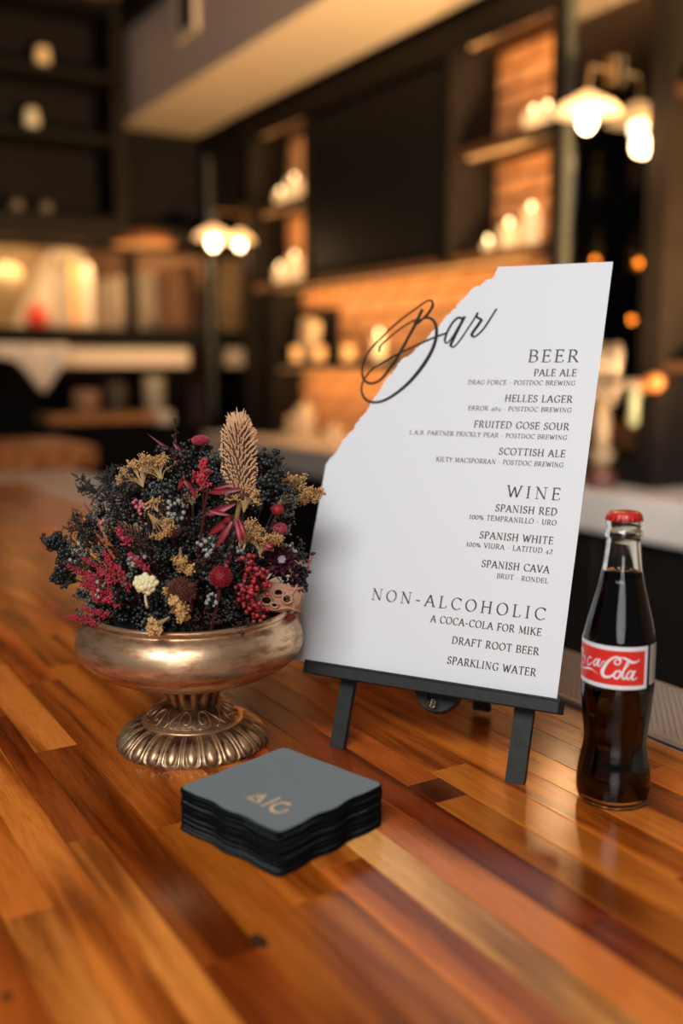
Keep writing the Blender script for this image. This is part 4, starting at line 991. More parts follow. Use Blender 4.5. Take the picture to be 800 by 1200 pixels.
bowl = [(.028, .0555), (.034, .0600), (.050, .0635), (.066, .0685), (.083, .0755), (.096, .0835), (.1035, .0915), (.1067, .1000), (.1060, .1085), (.1025, .1165), (.0975, .1225), (.0935, .1255), (.0930, .1275), (.0950, .1300), (.0940, .1325), (.0915, .1330), (.0895, .1310), (.0890, .1255), (.0900, .115), (.085, .095), (.06, .080), (.02, .072), (.0005, .071)]
def smoothprof(p, n=4):
    q = smooth([(a, b) for a, b in p], n); return [(max(v.x, .0003), v.y) for v in q]
new_obj('bowl', lathe(smoothprof(bowl, 3), UC, 96, False), M_gold, ur, smooth=True)
def relief(name, prof, N_, fn, cap=False):
    bm = bmesh.new(); dl = bm.verts.layers.float.new('wear'); rg = []
    L_ = [0]
    for a, b in zip(prof, prof[1:]): L_.append(L_[-1]+math.hypot(b[0]-a[0], b[1]-a[1]))
    for j, (r, z) in enumerate(prof):
        a = prof[max(j-1, 0)]; b = prof[min(j+1, len(prof)-1)]; dr, dz = b[0]-a[0], b[1]-a[1]; l = math.hypot(dr, dz) or 1
        nr, nz_ = dz/l, -dr/l
        if nr < 0 or (nr == 0 and nz_ < 0): nr, nz_ = -nr, -nz_
        ring_ = []
        for i in range(N_):
            an = 2*PI*i/N_; h, w = fn(L_[j]/L_[-1], an)
            v = bm.verts.new((UC.x+(r+nr*h)*math.cos(an), UC.y+(r+nr*h)*math.sin(an), UC.z+z+nz_*h)); v[dl] = w; ring_.append(v)
        rg.append(ring_)
    for a, b in zip(rg, rg[1:]):
        for i in range(N_): bm.faces.new((a[i], a[(i+1) % N_], b[(i+1) % N_], b[i]))
    if cap: bm.faces.new(list(reversed(rg[0])))
    return new_obj(name, bm, M_gold2, ur, smooth=True)
NL = 23
def gad(s, an):
    w = ((an/(2*PI)*NL) % 1)*2-1; aw = abs(w)
    if s < .02: return 0, .75
    e = math.sin(min(1, (s-.02)/.13)*PI/2)*min(1, (1-s)/.08+.15)
    # outer leaf rim and an inner boss that fills the leaf
    tip = max(0, 1-((.20-s)/.18)**2) if s < .20 else 1.0
    half = .80*math.sqrt(tip) if tip > 0 else 0
    ridge = math.exp(-((aw-half)/.13)**2)*.0016 if half > 0 else 0
    boss = 0
    if .12 < s < .80:
        bs = math.sin(PI*((s-.12)/.68)**.7); hb = .48*bs+.02
        boss = .0021*max(0, 1-(aw/hb)**2)**.6*(.4+.6*bs)
    h = (ridge+boss)*e - .0009*e
    return h, min(1, .12+(ridge+boss)/.0017)
foot = [(.0715, 0), (.0722, .0022), (.0722, .004), (.0705, .0075), (.0675, .0110), (.0635, .0145), (.0585, .0180), (.0530, .0205), (.0475, .0220)]
new_obj('gadrooned_foot', None or relief.__call__ and bmesh.new(), M_gold2, ur) if False else None
relief('gadrooned_foot', smoothprof(foot, 4), NL*18, gad, True)
relief('foot_ring', smoothprof([(.0475, .0215), (.0485, .0230), (.0480, .0245), (.0460, .0255), (.0440, .0258)], 4), 64, lambda s, a: (0, .9))
drum = [(.0440, .0255), (.0425, .0270), (.0400, .0300), (.0360, .0335), (.0310, .0365), (.0270, .0385), (.0245, .0395)]
relief('scroll_drum', smoothprof(drum, 3), 96, lambda s, a: (.0004*math.sin(a*24+s*20)*math.sin(PI*s), .35))
# raised scrolls around the drum
def drum_pt(s, an, off):
    k = s*(len(drum)-1); i = min(int(k), len(drum)-2); f = k-i
    r = drum[i][0]*(1-f)+drum[i+1][0]*f; z = drum[i][1]*(1-f)+drum[i+1][1]*f
    return UC+Vector(((r+off*.5)*math.cos(an), (r+off*.5)*math.sin(an), z+off))
sb = bmesh.new(); AU = math.atan2(-UC.y, -UC.x)
for q in range(5):
    for sg in (-1, 1):
        c_a = AU+q*2*PI/5+sg*.21+.05; P = []
        for i in range(34):
            th = -2.4+i*.24; rr = .24*(1-i/46)
            P.append(drum_pt(min(.97, max(.03, .48+rr*1.9*math.sin(th))), c_a+sg*rr*.85*math.cos(th), .0006))
        add_tube(sb, P, [.0013*(.5+.7*i/34) for i in range(34)], 6)
        P = [drum_pt(.1+.75*t/8, c_a+sg*(.28+.12*math.sin(t*.6)), .0004) for t in range(9)]
        add_tube(sb, P, .0009, 5)
so_ = new_obj('scroll_ornament', sb, M_gold, ur, smooth=True)
relief('fluted_stem', smoothprof([(.0240, .0385), (.0236, .0400), (.0245, .0440), (.0258, .0490), (.0275, .0535), (.0290, .0565), (.0300, .0600)], 3), 28*10, lambda s, a: (.0011*math.sin(a*14)*math.sin(PI*min(1, s*1.1)) if True else 0, .5+.5*math.sin(a*14)))
# ================================================================ DRIED FLOWERS
ROOT = UC+Vector((0, 0, .115))
light_blocker = bmesh.new()  # dark mound added to stop light showing through between the stems
for k in range(420):
    a = R.uniform(0, 2*PI); r = .084*math.sqrt(R.random()); z = .112+.030*(1-(r/.084)**2)+R.uniform(-.004, .004)
    add_ball(light_blocker, UC+Vector((r*math.cos(a), r*math.sin(a), z)), R.uniform(.004, .009), 0, (1, 1, .7))
for k in range(900):
    w_ = Vector((R.gauss(0, 1), R.gauss(0, 1), R.gauss(0, 1))).normalized()*R.uniform(.75, 1)
    if w_.z < -.1: w_.z = -w_.z
    add_ball(light_blocker, UC+Vector((w_.x*.066, w_.y*.066, .135+w_.z*.078)), R.uniform(.004, .008), 0, (1, 1, .8))
tag(new_obj('light_blocker', light_blocker, mat('dark_blocker', (.022, .022, .014), .9), origin=UC), 'dark mass added to block light between the flower stems', 'light_blocker', None, 'stuff')
def fm(name, col, rough=.55, **k): return mat(name, col, rough, **k)
F_dark = fm('blue_black_berry', (.017, .020, .020), .34, var=.5, vscale=80, spec=.5)
F_dusk = fm('dusky_grey_green_berry', (.07, .085, .078), .3, var=.5, vscale=120)
F_twig = fm('dark_twig', (.03, .02, .014), .7)
F_brown2 = fm('dark_brown_bud', (.07, .035, .02), .6)
F_grey = fm('grey_berry', (.30, .31, .27), .5)
F_gold = fm('gold_floret', (.62, .36, .13), .6, var=.25, vscale=90)
F_goldstem = fm('straw_stem', (.40, .24, .09), .6)
F_crim = fm('crimson_floret', (.36, .018, .038), .55, var=.3, vscale=90)
F_red = fm('red_berry', (.40, .028, .035), .35, var=.3, vscale=120)
F_pink = fm('pink_bud', (.55, .16, .18), .5)
F_wine = fm('wine_leaf', (.20, .014, .02), .5, var=.4, vscale=60)
F_stemred = fm('red_stem', (.10, .016, .014), .6)
F_tan = fm('tan_bristle', (.80, .47, .25), .6)
F_tancore = fm('tan_core', (.09, .04, .018), .9)
F_cream = fm('cream_petal', (.80, .70, .38), .5)
F_brown = fm('brown_pod', (.26, .11, .06), .7)
F_rust = fm('rust_leaf', (.28, .08, .03), .55)
F_green = fm('dark_green_leaf', (.03, .05, .035), .5)
F_burg = fm('burgundy_petal', (.07, .006, .018), .55)
F_soft = fm('soft_pink_petal', (.62, .20, .18), .6)
F_purp = fm('dusky_purple_petal', (.20, .03, .06), .55)
def sdep(px, py):
    x, y = (px-215)*.95/FPX, (py-655)*.95/FPX
    return .957-math.sqrt(max(.0004, .108**2-x*x*.75-y*y*.55))
def fp(px, py, d=0.0): return at_depth(px, py, sdep(px, py)+d)
PXU = .93/FPX               # metres per pixel there
def rnd(s=1.0): return Vector((R.uniform(-s, s), R.uniform(-s, s), R.uniform(-s, s)))
def root_pt(tip):
    d = tip-ROOT; h = Vector((d.x, d.y, 0))
    if h.length > .05: h = h.normalized()*.05
    return ROOT+h*.9+rnd(.004)+Vector((0, 0, -.004))
def safe(p):
    # keep stems above the rim where they leave the bowl
    h = Vector((p.x-UC.x, p.y-UC.y, 0))
    if h.length > .08 and p.z < UC.z+.140: p = Vector((p.x, p.y, UC.z+.140))
    return p
def stem_curve(tip, bend=.35):
    r0 = root_pt(tip); mid = r0.lerp(tip, .5)+Vector((0, 0, .02))+rnd(.006)
    return bez(r0, safe(mid), tip, 8)
def spray(name, label, cat, tip, rx, rz, n, br, bm_mat, tw_mat, group=None, per=4, stem_r=.0007, depth=None, up=0.0, part_name='berry_cluster', jitter=.35, flat=False, elong=1.0, side=None):
    """stem from the foam to the tip zone, twigs to n points of a puff (rx wide, rz tall), beads at their ends"""
    t = thing(name, label, cat, root_pt(tip), group)
    rd = depth if depth is not None else rx*.7
    base = tip + (ROOT-tip).normalized()*max(rx, rz)*.9
    if side is not None: base = tip+side
    cur = stem_curve(base)
    sb = bmesh.new(); add_tube(sb, cur, [stem_r*1.5]*5+[stem_r*1.2]*3, 5)
    bb_ = bmesh.new()
    for k in range(n):
        while True:
            q = rnd(1)
            if q.length < 1: break
        e = tip + RT*q.x*rx + UPW*q.z*rz + FW*q.y*rd
        m_ = base.lerp(e, .55)+rnd(rx*.12)
        add_tube(sb, [base, m_, e], [stem_r, stem_r*.7, stem_r*.45], 3, False)
        for j in range(per):
            w = rnd(1); w.normalize(); c = e+w*br*3.3*R.random()**.5
            add_ball(bb_, c, br*R.uniform(1-jitter, 1+jitter), 0, (1, 1, elong))
    new_obj('stem', sb, tw_mat, t)
    new_obj(part_name, bb_, bm_mat, t, smooth=True)['kind'] = 'stuff'
    return t
# ---- filler of dark berry sprigs over the whole dome
G_dark = 'dark berry sprigs filling the arrangement'
def dark(px, py, r, n=16, br=.0021, d=0.0, lab='blue-black berry sprig among the many that fill the dark mass of the arrangement', m=None, grp=G_dark, per=3):
    return spray('berry_sprig', lab, 'berry sprig', fp(px, py, d), r*PXU, r*PXU, n, br, m or F_dark, F_twig, grp, per)
spots = []
tries = 0
while len(spots) < 92 and tries < 6000:
    tries += 1
    px, py = R.uniform(70, 352), R.uniform(525, 738)
    cx, cy = 215, 655
    lim = ((px-cx)/(142 if px > cx else 150))**2+((py-cy)/((120 if px > 190 else 100) if py < cy else 95))**2
    if lim > .98: continue
    if all((px-a)**2+(py-b)**2 > 16**2 for a, b in spots): spots.append((px, py))
LM = [((279, 540), 'the tan cone'), ((235, 516), 'the dusty rose button'), ((165, 555), 'the upper left yarrow'), ((350, 572), 'the right yarrow'), ((171, 684), 'the cream flower'), ((212, 692), 'the rust brown thistle'),
      ((259, 676), 'the deep red flower'), ((298, 690), 'the red berry clusters'), ((330, 657), 'the burgundy bloom'), ((324, 700), 'the seed pod'), ((262, 620), 'the hanging crimson leaves'), ((95, 665), 'the crimson heather'), ((112, 610), 'the rust leaves'), ((196, 620), 'the star-shaped gold sprig'), ((163, 593), 'the pink bud cluster'), ((238, 552), 'the scarlet floret spike'), ((308, 635), 'the right gold cluster'), ((200, 600), 'the silvery berries'), ((84, 720), 'the lowest heather spike')]
used_lab = {}
def where(px, py):
    dd = sorted((math.hypot(px-q[0], py-q[1]), q, w) for q, w in LM)
    for _, q, w in dd[:6]:
        dx, dy = px-q[0], py-q[1]
        rel = ('right of ' if dx > 0 else 'left of ') if abs(dx) > abs(dy)*2 else (('below ' if dy > 0 else 'above ') if abs(dy) > abs(dx)*2 else ('below and ' if dy > 0 else 'above and ')+('right of ' if dx > 0 else 'left of '))
        if rel+w not in used_lab: used_lab[rel+w] = 1; return rel+w
    return 'within the dark mass near '+dd[0][2]
for px, py in spots:
    kind = R.random(); w_ = where(px, py)
    if kind < .50: dark(px, py, R.uniform(11, 17), R.randint(14, 22), R.uniform(.0011, .0021), R.uniform(-.006, .018), 'dark berry sprig '+w_, per=4)
    elif kind < .82: dark(px, py, R.uniform(10, 15), R.randint(12, 18), R.uniform(.0010, .0017), R.uniform(-.008, .008), 'grey green berry sprig '+w_, F_dusk, per=3)
    else: spray('twig_sprig', 'dark brown bare twiggy sprig '+w_, 'twig', fp(px, py, -.002), 15*PXU, 15*PXU, 26, .0008, F_brown2, F_twig, 'bare brown sprigs filling the arrangement', 4)
for px, py, r, d, lab in ((322, 548, 18, -.0, 'blue-black berry sprig standing tall right of the tan cone'), (318, 572, 20, 0, 'blue-black berry sprig below the tall one, left of the right yarrow'), (62, 634, 7, 0, 'blue-black berry sprig reaching farthest left of the arrangement'),
        (80, 655, 10, 0, 'blue-black berry sprig below the farthest left one'), (72, 674, 8, 0, 'small dark berry sprig at the left edge beside the crimson heather'), (335, 585, 14, .01, 'dark berry sprig under the right yarrow stem'), (232, 528, 12, .01, 'dark berry sprig beneath the pink button flower'),
        (200, 535, 14, .01, 'dark berry sprig between the left yarrow and the pink button flower'), (300, 538, 14, .005, 'dark berry sprig touching the right side of the tan cone')):
    dark(px, py, r, 24, .0023, d, lab, None, None)
for px, py, r, lab in ((338, 712, 10, 'grey berry sprig over the rim in front of the woven pod'), (92, 648, 9, 'pale grey berry sprig on the left above the crimson heather'), (205, 600, 11, 'silvery berry sprig in the middle of the arrangement'), (280, 655, 8, 'pale grey berry sprig above the red berry cluster'), (248, 700, 8, 'small grey berry sprig left of the red stem'),
        (340, 648, 8, 'grey berry sprig behind the burgundy bloom at right'), (120, 690, 9, 'grey berry sprig between heather and cream flower'), (160, 655, 9, 'grey berry sprig above the cream flower'), (245, 640, 8, 'grey berry sprig left of the crimson leaf cluster')):
    dark(px, py, r, 9, .0019, -.006, lab, F_grey, None, 2)
# ---- feathery black fern at upper left, upright black tips
def feather(px0, py0, px1, py1, wid, n, m, label, name='feathery_fern', d=0.0, leaf=.0011, cat='fern', curl=0):
    a, b = fp(px0, py0, d), fp(px1, py1, d)
    t = thing(name, label, cat, root_pt(a))
    sb = bmesh.new(); r0 = root_pt(a); add_tube(sb, bez(r0, safe(r0.lerp(a, .5)+Vector((0, 0, .02))), a, 6)+[a.lerp(b, .5)+rnd(.001), b], .0006, 4)
    lb = bmesh.new(); ax = (b-a)
    for k in range(n):
        u = k/n; c = a.lerp(b, u); L_ = wid*PXU*(.45+.55*math.sin(PI*min(1, u+.15)))*R.uniform(.6, 1.1)
        dr = (ax.normalized()*R.uniform(.4, .9)+rnd(1)*.9).normalized()
        e = c+dr*L_; mid = c.lerp(e, .5)+rnd(L_*.12)
        add_tube(lb, [c, mid, e], [leaf*.6, leaf*.5, leaf*.2], 3, False)
        for j in range(5):
            f = .3+.17*j; q = c.lerp(e, f); add_tube(lb, [q, q+(dr+rnd(.9)).normalized()*L_*.28], [leaf*.8, leaf*.3], 3, False)
    new_obj('stem', sb, F_twig, t); new_obj('leaflets', lb, m, t)['kind'] = 'stuff'
    return t
F_fern = fm('black_fern', (.022, .018, .016), .7)
feather(160, 600, 124, 552, 30, 60, F_fern, 'black feathery fern plume at the upper left of the arrangement', d=.03)
feather(150, 606, 92, 560, 26, 60, F_fern, 'leftmost black feathery fern plume above the rust leaves', d=.035)
feather(170, 585, 140, 548, 24, 46, F_fern, 'black feathery fern plume behind the left yarrow', d=.035)
feather(207, 540, 205, 490, 7, 26, fm('maroon_spike', (.06, .015, .02), .6), 'thin upright dark maroon spike at the top, left of the pink button', 'upright_spike', .01, cat='spike')
feather(105, 640, 84, 604, 8, 22, F_fern, 'short black leafy twig at the left edge above the grey berries', 'leafy_twig', .0, .0022, 'twig')
feather(262, 540, 262, 497, 1.5, 8, fm('thin_red_grass', (.2, .02, .02), .6), 'thin red grass blade standing just left of the tan cone', 'grass_blade', .0, .0008, 'grass')
# ---- tan cone (banksia like)
def cone():
    a, b = fp(281, 588, -.012), fp(279, 497, -.006)
    t = thing('dried_cone_flower', 'tan bristly cone-shaped dried flower standing tallest at the top', 'flower', root_pt(a))
    ax = (b-a); L_ = ax.length; ax.normalize(); s1 = ax.orthogonal().normalized(); s2 = ax.cross(s1)
    cb = bmesh.new(); add_tube(cb, [a+ax*L_*i/10 for i in range(11)], [.0145*(.75+.5*math.sin(PI*min(1, .12+.8*i/10)))*.72 if i < 10 else .004 for i in range(11)], 14)
    new_obj('core', cb, F_tancore, t, smooth=True)
    bb_ = bmesh.new(); N_ = 600
    for k in range(N_):
        u = k/N_; an = k*2.39996; w = .62+.38*math.sin(PI*min(1, .08+.62*u)) if u < .8 else .98*(1-(u-.8)*1.2)
        R_ = .0160*w
        rad = s1*math.cos(an)+s2*math.sin(an)
        c = a+ax*L_*u+rad*R_*.55
        lean = .55+.9*u if u > .75 else .45
        tip = c+rad*R_*.50*(1 if u < .85 else .6)+ax*.0044*lean+rnd(.0011)
        add_tube(bb_, [c, c.lerp(tip, .6)-ax*.0006, tip, tip+ax*.0010-rad*.0006], [.0004, .0006, .00085, .0003], 4, False)
    for k in range(26):
        an = k*2.39996; rad = s1*math.cos(an)+s2*math.sin(an); c = b-ax*.003+rad*.004
        add_tube(bb_, [c, c+rad*.004+ax*.006, c+rad*.009*R.uniform(.3, 1)+ax*R.uniform(.008, .015)], [.0013, .0012, .0002], 4, False)
    new_obj('bristles', bb_, F_tan, t)['kind'] = 'stuff'
    new_obj('stem', add_tube(bmesh.new(), stem_curve(a), .0022, 7), F_goldstem, t)
cone()
# ---- round buttons
def button(px, py, r, m, label, flat=.6, d=-.004, name='button_flower', stem=F_stemred, n=140, spike=.25):
    c = fp(px, py, d); t = thing(name, label, 'flower', root_pt(c)); rr = r*PXU
    bb_ = bmesh.new(); add_ball(bb_, c, rr*.85, 1, (1, 1, flat))
    for k in range(n):
        z = 1-2*(k+.5)/n; an = k*2.39996; q = math.sqrt(1-z*z)
        dd = Vector((q*math.cos(an), q*math.sin(an), z*flat)); add_tube(bb_, [c+dd*rr*.75, c+dd*rr*(1+spike*R.random())], [rr*.09, rr*.04], 4)
    new_obj('flower_head', bb_, m, t)
    new_obj('stem', add_tube(bmesh.new(), stem_curve(c-Vector((0, 0, rr*flat*.8))), .0009, 5), stem, t)
button(235, 516, 10, fm('dusty_rose_button', (.50, .06, .09), .7), 'dusty rose button flower at the top, left of the tan cone', .58, -.002, spike=.08, n=260)
button(325, 597, 7, F_red, 'small red button flower below the right yarrow', .9, -.01, spike=.1)
button(328, 620, 8, fm('rose_button_2', (.45, .05, .07), .7), 'larger rose button flower at the right of the gold florets', .9, -.01, spike=.1)
button(212, 692, 15, fm('rust_brown_thistle', (.13, .035, .02), .8), 'dark rust brown thistle ball above the rim in the middle', .85, -.012, spike=.25, n=260)
button(201, 622, 9, fm('brown_thistle', (.12, .04, .03), .8), 'small brown thistle ball left of centre', .8, -.006, spike=.25)
button(259, 676, 12, fm('deep_red_button', (.28, .01, .02), .5), 'deep red round flower above the long red stem in front', .95, -.014, spike=.12, n=200)
# long red stem in front
a, b = fp(257, 690, -.014), fp(246, 745, -.0)
b = Vector((b.x, b.y, max(b.z, UC.z+.128)))
tag(new_obj('red_stalk', add_tube(bmesh.new(), bez(a, a.lerp(b, .5)+RT*.002, b, 7), .0016, 7), F_stemred, origin=a), 'long crimson stalk running down to the rim below the deep red flower', 'stem')
# ---- gold yarrow fans
def fan(base, tip, spread, n, label, m=F_gold, tw=F_goldstem, d=-.01, br=.0007, name='dried_yarrow', per=19, sag=0.0, group=None, stem=True, cat='flower', fill=.35):
    """umbel that opens from base towards tip; spread = half width in pixels"""
    a, b = fp(*base, d), fp(*tip, d)
    t = thing(name, label, cat, root_pt(a), group)
    sb = bmesh.new()
    if stem: new_obj('stalk', add_tube(bmesh.new(), stem_curve(a), .0009, 5), F_twig, t)
    ax = b-a; L_ = ax.length; axn = ax.normalized(); sd = axn.cross(-CD).normalized(); dp = axn.cross(sd)
    fb_ = bmesh.new()
    for k in range(n):
        w = R.uniform(-1, 1); v = R.uniform(-1, 1)
        e = a+ax*(1-fill*R.random()**1.2-.18*w*w)+sd*w*spread*PXU+dp*v*spread*PXU*.45+Vector((0, 0, -sag*L_*R.random()))
        m1 = a+ax*.45+sd*w*spread*PXU*.3+dp*v*spread*PXU*.2
        add_tube(sb, [a+ax*.05, m1, e], [.0005, .00035, .0002], 3, False)
        for j in range(per):
            q = e+rnd(1).normalized()*R.uniform(.0008, .0044)
            add_ball(fb_, q, br*R.uniform(.6, 1.35), 0)
            if j % 3 == 0: add_tube(sb, [m1.lerp(e, .7), q], .00022, 3, False)
    new_obj('stem', sb, tw, t); new_obj('florets', fb_, m, t)['kind'] = 'stuff'
    return t
fan((168, 572), (158, 545), 27, 34, 'gold yarrow umbel spreading flat at the upper left', d=-.006)
fan((190, 566), (182, 541), 20, 22, 'small gold yarrow umbel joining the left one near the pink button', d=-.004)
fan((150, 566), (140, 556), 9, 8, 'thin outer branch of gold yarrow at far upper left', d=-.004, stem=False, name='yarrow_branch')
fan((322, 596), (352, 564), 20, 34, 'gold yarrow umbel reaching right in front of the menu board', d=-.008)
fan((332, 590), (380, 578), 8, 16, 'long gold yarrow tip pointing right onto the white board', d=-.010, stem=False, name='yarrow_branch')
fan((285, 602), (291, 574), 14, 22, 'gold florets at the foot of the tan cone', d=-.018)
fan((305, 655), (308, 624), 20, 34, 'gold floret cluster at the right beneath the rose button', d=-.014)
fan((283, 640), (300, 612), 12, 12, 'small gold floret sprig above the right gold cluster', d=-.014)
fan((172, 600), (196, 627), 12, 14, 'star-shaped gold sprig left of centre', d=-.014)
fan((212, 640), (210, 662), 6, 12, 'thin hanging gold sprig in the middle of the arrangement', d=-.016, stem=False, name='gold_sprig')
fan((214, 655), (218, 672), 7, 8, 'short gold sprig above the rust brown thistle', d=-.016, stem=False, name='gold_sprig')
fan((198, 718), (214, 712), 15, 26, 'gold floret cluster drooping in front of the rim', d=-.022, br=.0013)
fan((200, 722), (176, 738), 6, 14, 'tip of gold florets hanging over the urn rim', d=-.026, br=.0013, stem=False, name='gold_sprig')
fan((199, 690), (196, 694), 5, 5, 'tiny gold sprig between the cream flower and the thistle', d=-.016, stem=False, name='gold_sprig')
fan((185, 600), (178, 588), 8, 7, 'small gold sprig under the left yarrow umbel', d=-.008)
fan((226, 592), (222, 580), 9, 8, 'faint gold sprig behind the crimson leaves', d=-.004)
# ---- crimson heather, feathery spikes on the left
def heather(px0, py0, px1, py1, r, m, label, n=70, br=.0011, d=-.008, name='crimson_heather', group=None):
    n = int(n*1.5); br *= .8
    a, b = fp(px0, py0, d), fp(px1, py1, d); t = thing(name, label, 'flower', root_pt(a), group)
    sb = bmesh.new(); add_tube(sb, stem_curve(a)+[a.lerp(b, .5)+rnd(.001), b], .0008, 4); fb_ = bmesh.new()
    for k in range(n):
        u = R.random()**.8; c = a.lerp(b, u); w = rnd(1).normalized(); L_ = r*PXU*(1-.65*u)*R.uniform(.4, 1)
        e = c+(w+(b-a).normalized()*.6).normalized()*L_
        add_tube(fb_, [c, e], [.0005, .0007], 3, False)
        add_ball(fb_, e, br*R.uniform(.7, 1.2), 0, (1, 1, 1.5))
        add_ball(fb_, c.lerp(e, .6)+rnd(.0005), br*.8, 0)
    new_obj('stem', sb, F_stemred, t); new_obj('florets', fb_, m, t)['kind'] = 'stuff'
for q in ((135, 690, 78, 662, 9, 'crimson heather spike pointing left at mid height'), (138, 682, 100, 655, 9, 'crimson heather spike above the left pointing one'), (140, 700, 96, 684, 9, 'crimson heather spike in the middle of the left clump'), (140, 678, 122, 648, 9, 'crimson heather spike rising towards the rust leaves'),
          (142, 708, 112, 700, 8, 'crimson heather spike low on the left clump'), (118, 730, 78, 722, 8, 'lowest crimson heather spike hanging beside the urn shoulder'), (128, 722, 96, 712, 6, 'short crimson heather spike just above the lowest one'), (150, 690, 138, 664, 8, 'crimson heather spike nearest the cream flower'), (175, 670, 150, 648, 7, 'crimson heather spike in the shade right of the left clump'), (118, 705, 102, 672, 8, 'crimson heather spike filling the left clump')):
    heather(*q[:5], F_crim, q[5], 80)
heather(238, 575, 238, 540, 12, fm('scarlet_floret', (.48, .03, .04), .5), 'scarlet floret spike under the pink button flower', 90, .0014, name='scarlet_floret_spike')
heather(225, 560, 246, 552, 8, fm('scarlet_floret_2', (.42, .03, .04), .5), 'short scarlet floret spike left of the tan cone', 40, .0013, name='scarlet_floret_spike')
heather(150, 640, 138, 618, 8, F_crim, 'small crimson spike behind the rust leaves', 40)
heather(348, 690, 366, 652, 7, F_soft, 'soft pink feathery spike reaching onto the white board', 40, .0010, .004, 'pink_spike')
heather(340, 680, 352, 664, 6, F_soft, 'short soft pink spike below the one on the white board', 26, .0010, .002, 'pink_spike')
# ---- pink and red bead clusters
def beads(pts, r, m, label, name, n, br, d=-.012, stem=F_stemred, cat='berry sprig'):
    tip = fp(*pts[0], d); t = thing(name, label, cat, root_pt(tip)); sb = bmesh.new(); bb_ = bmesh.new()
    add_tube(sb, stem_curve(tip), .0009, 5)
    path = [fp(*q, d) for q in pts]
    for k in range(n):
        u = R.random()*(len(path)-1); i = min(int(u), len(path)-2); c = path[i].lerp(path[i+1], u-i)
        e = c+Vector(rnd(1)).normalized()*r*PXU*R.uniform(.35, 1)
        add_tube(sb, [c, e], .0003, 3, False); add_ball(bb_, e, br*R.uniform(.8, 1.15), 1)
    new_obj('stem', sb, stem, t); new_obj('berry_cluster', bb_, m, t, smooth=True)['kind'] = 'stuff'
beads([(292, 662), (302, 672), (306, 690)], 14, F_red, 'upper right red berry cluster beside the burgundy bloom', 'red_berry_sprig', 70, .0021)
beads([(285, 685), (292, 705), (304, 722)], 12, F_red, 'lower red berry cluster hanging towards the rim at right', 'red_berry_sprig', 75, .0020, -.014)
beads([(160, 588), (166, 598)], 8, F_pink, 'pale pink bud cluster left of centre below the left yarrow', 'pink_bud_sprig', 24, .0016, -.008)
beads([(118, 608), (122, 612)], 4, F_pink, 'tiny pink bud pair above the rust leaves', 'pink_bud_sprig', 7, .0020, 0)
beads([(140, 622), (148, 634)], 8, fm('rose_bud', (.40, .06, .09), .5), 'rose bud cluster between the rust leaves and the dark mass', 'pink_bud_sprig', 22, .0015, -.004)
# ---- leaves
def leaf(bm, a, b, w, bend=.0, thick=.0005, up=None):
    ax = b-a; sd = ax.cross(CD if up is None else up).normalized(); nn = sd.cross(ax).normalized(); K = 7; L1, L2 = [], []
    for i in range(K+1):
        u = i/K; c = a.lerp(b, u)+nn*bend*math.sin(PI*u); ww = w*math.sin(PI*min(.995, max(.03, u**.8)))
        L1.append([bm.verts.new(c+sd*ww*s+nn*(abs(s)*w*.45)) for s in (-1, 0, 1)]); L2.append([bm.verts.new(c+sd*ww*s+nn*(abs(s)*w*.45-thick)) for s in (-1, 0, 1)])
    for P, fl_ in ((L1, 0), (L2, 1)):
        for i in range(K):
            for s in (0, 1):
                q = (P[i][s], P[i][s+1], P[i+1][s+1], P[i+1][s]); bm.faces.new(q if fl_ else q[::-1])
    for i in range(K):
        bm.faces.new((L1[i][0], L1[i+1][0], L2[i+1][0], L2[i][0])); bm.faces.new((L1[i+1][2], L1[i][2], L2[i][2], L2[i+1][2]))
def leafset(lst, m, label, name, d=-.016, stem=True, cat='leaf', smooth_=True):
    first = fp(lst[0][0], lst[0][1], d); t = thing(name, label, cat, root_pt(first))
    if stem: new_obj('stem', add_tube(bmesh.new(), stem_curve(first), .0010, 5), F_stemred, t)
    for (x0, y0, x1, y1, w, bd) in lst:
        a, b = fp(x0, y0, d+.003), fp(x1, y1, d-.004); lb = bmesh.new(); leaf(lb, a, b, w*.85*PXU, bd); new_obj('leaf', lb, m, t, smooth=smooth_)
F_wine2 = fm('crimson_leaf', (.24, .014, .024), .42, var=.35, vscale=50)
leafset([(243, 577, 286, 573, 4.5, .002), (250, 573, 276, 566, 2.5, .001)], F_wine2, 'pair of crimson strap leaves across the foot of the tan cone', 'crimson_leaf_sprig', -.024)
leafset([(240, 604, 277, 590, 4.5, .002), (243, 598, 270, 604, 3, .001)], F_wine2, 'crimson leaves pointing right below the ones at the cone', 'crimson_leaf_sprig', -.024)
leafset([(272, 605, 243, 628, 4.5, .003), (273, 606, 252, 643, 4.5, .003), (275, 606, 282, 640, 3.5, .003), (270, 604, 262, 612, 4, .002), (278, 605, 288, 632, 2.5, .003)], F_wine2, 'hanging hand-shaped crimson leaf cluster right of centre', 'crimson_leaf_sprig', -.026)
leafset([(213, 560, 230, 582, 3.5, .002), (216, 556, 208, 574, 3, .002)], F_wine2, 'crimson leaves left of the centre near the top', 'crimson_leaf_sprig', -.014)
leafset([(222, 545, 172, 508, 2.6, .003), (222, 546, 202, 518, 4, .002), (218, 542, 198, 536, 3, .001)], F_wine, 'long wine red leaves sweeping up to the left above the yarrow', 'wine_leaf_sprig', -.004)
leafset([(112, 628, 98, 588, 5, .003), (118, 632, 92, 606, 4, .003)], F_wine, 'dark wine leaves standing at the upper left edge', 'wine_leaf_sprig', .002)
leafset([(130, 640, 98, 610, 4.5, .004), (126, 634, 112, 604, 4, .003)], F_rust, 'rust brown leaves at the left with one orange edge', 'rust_leaf_sprig', -.004)
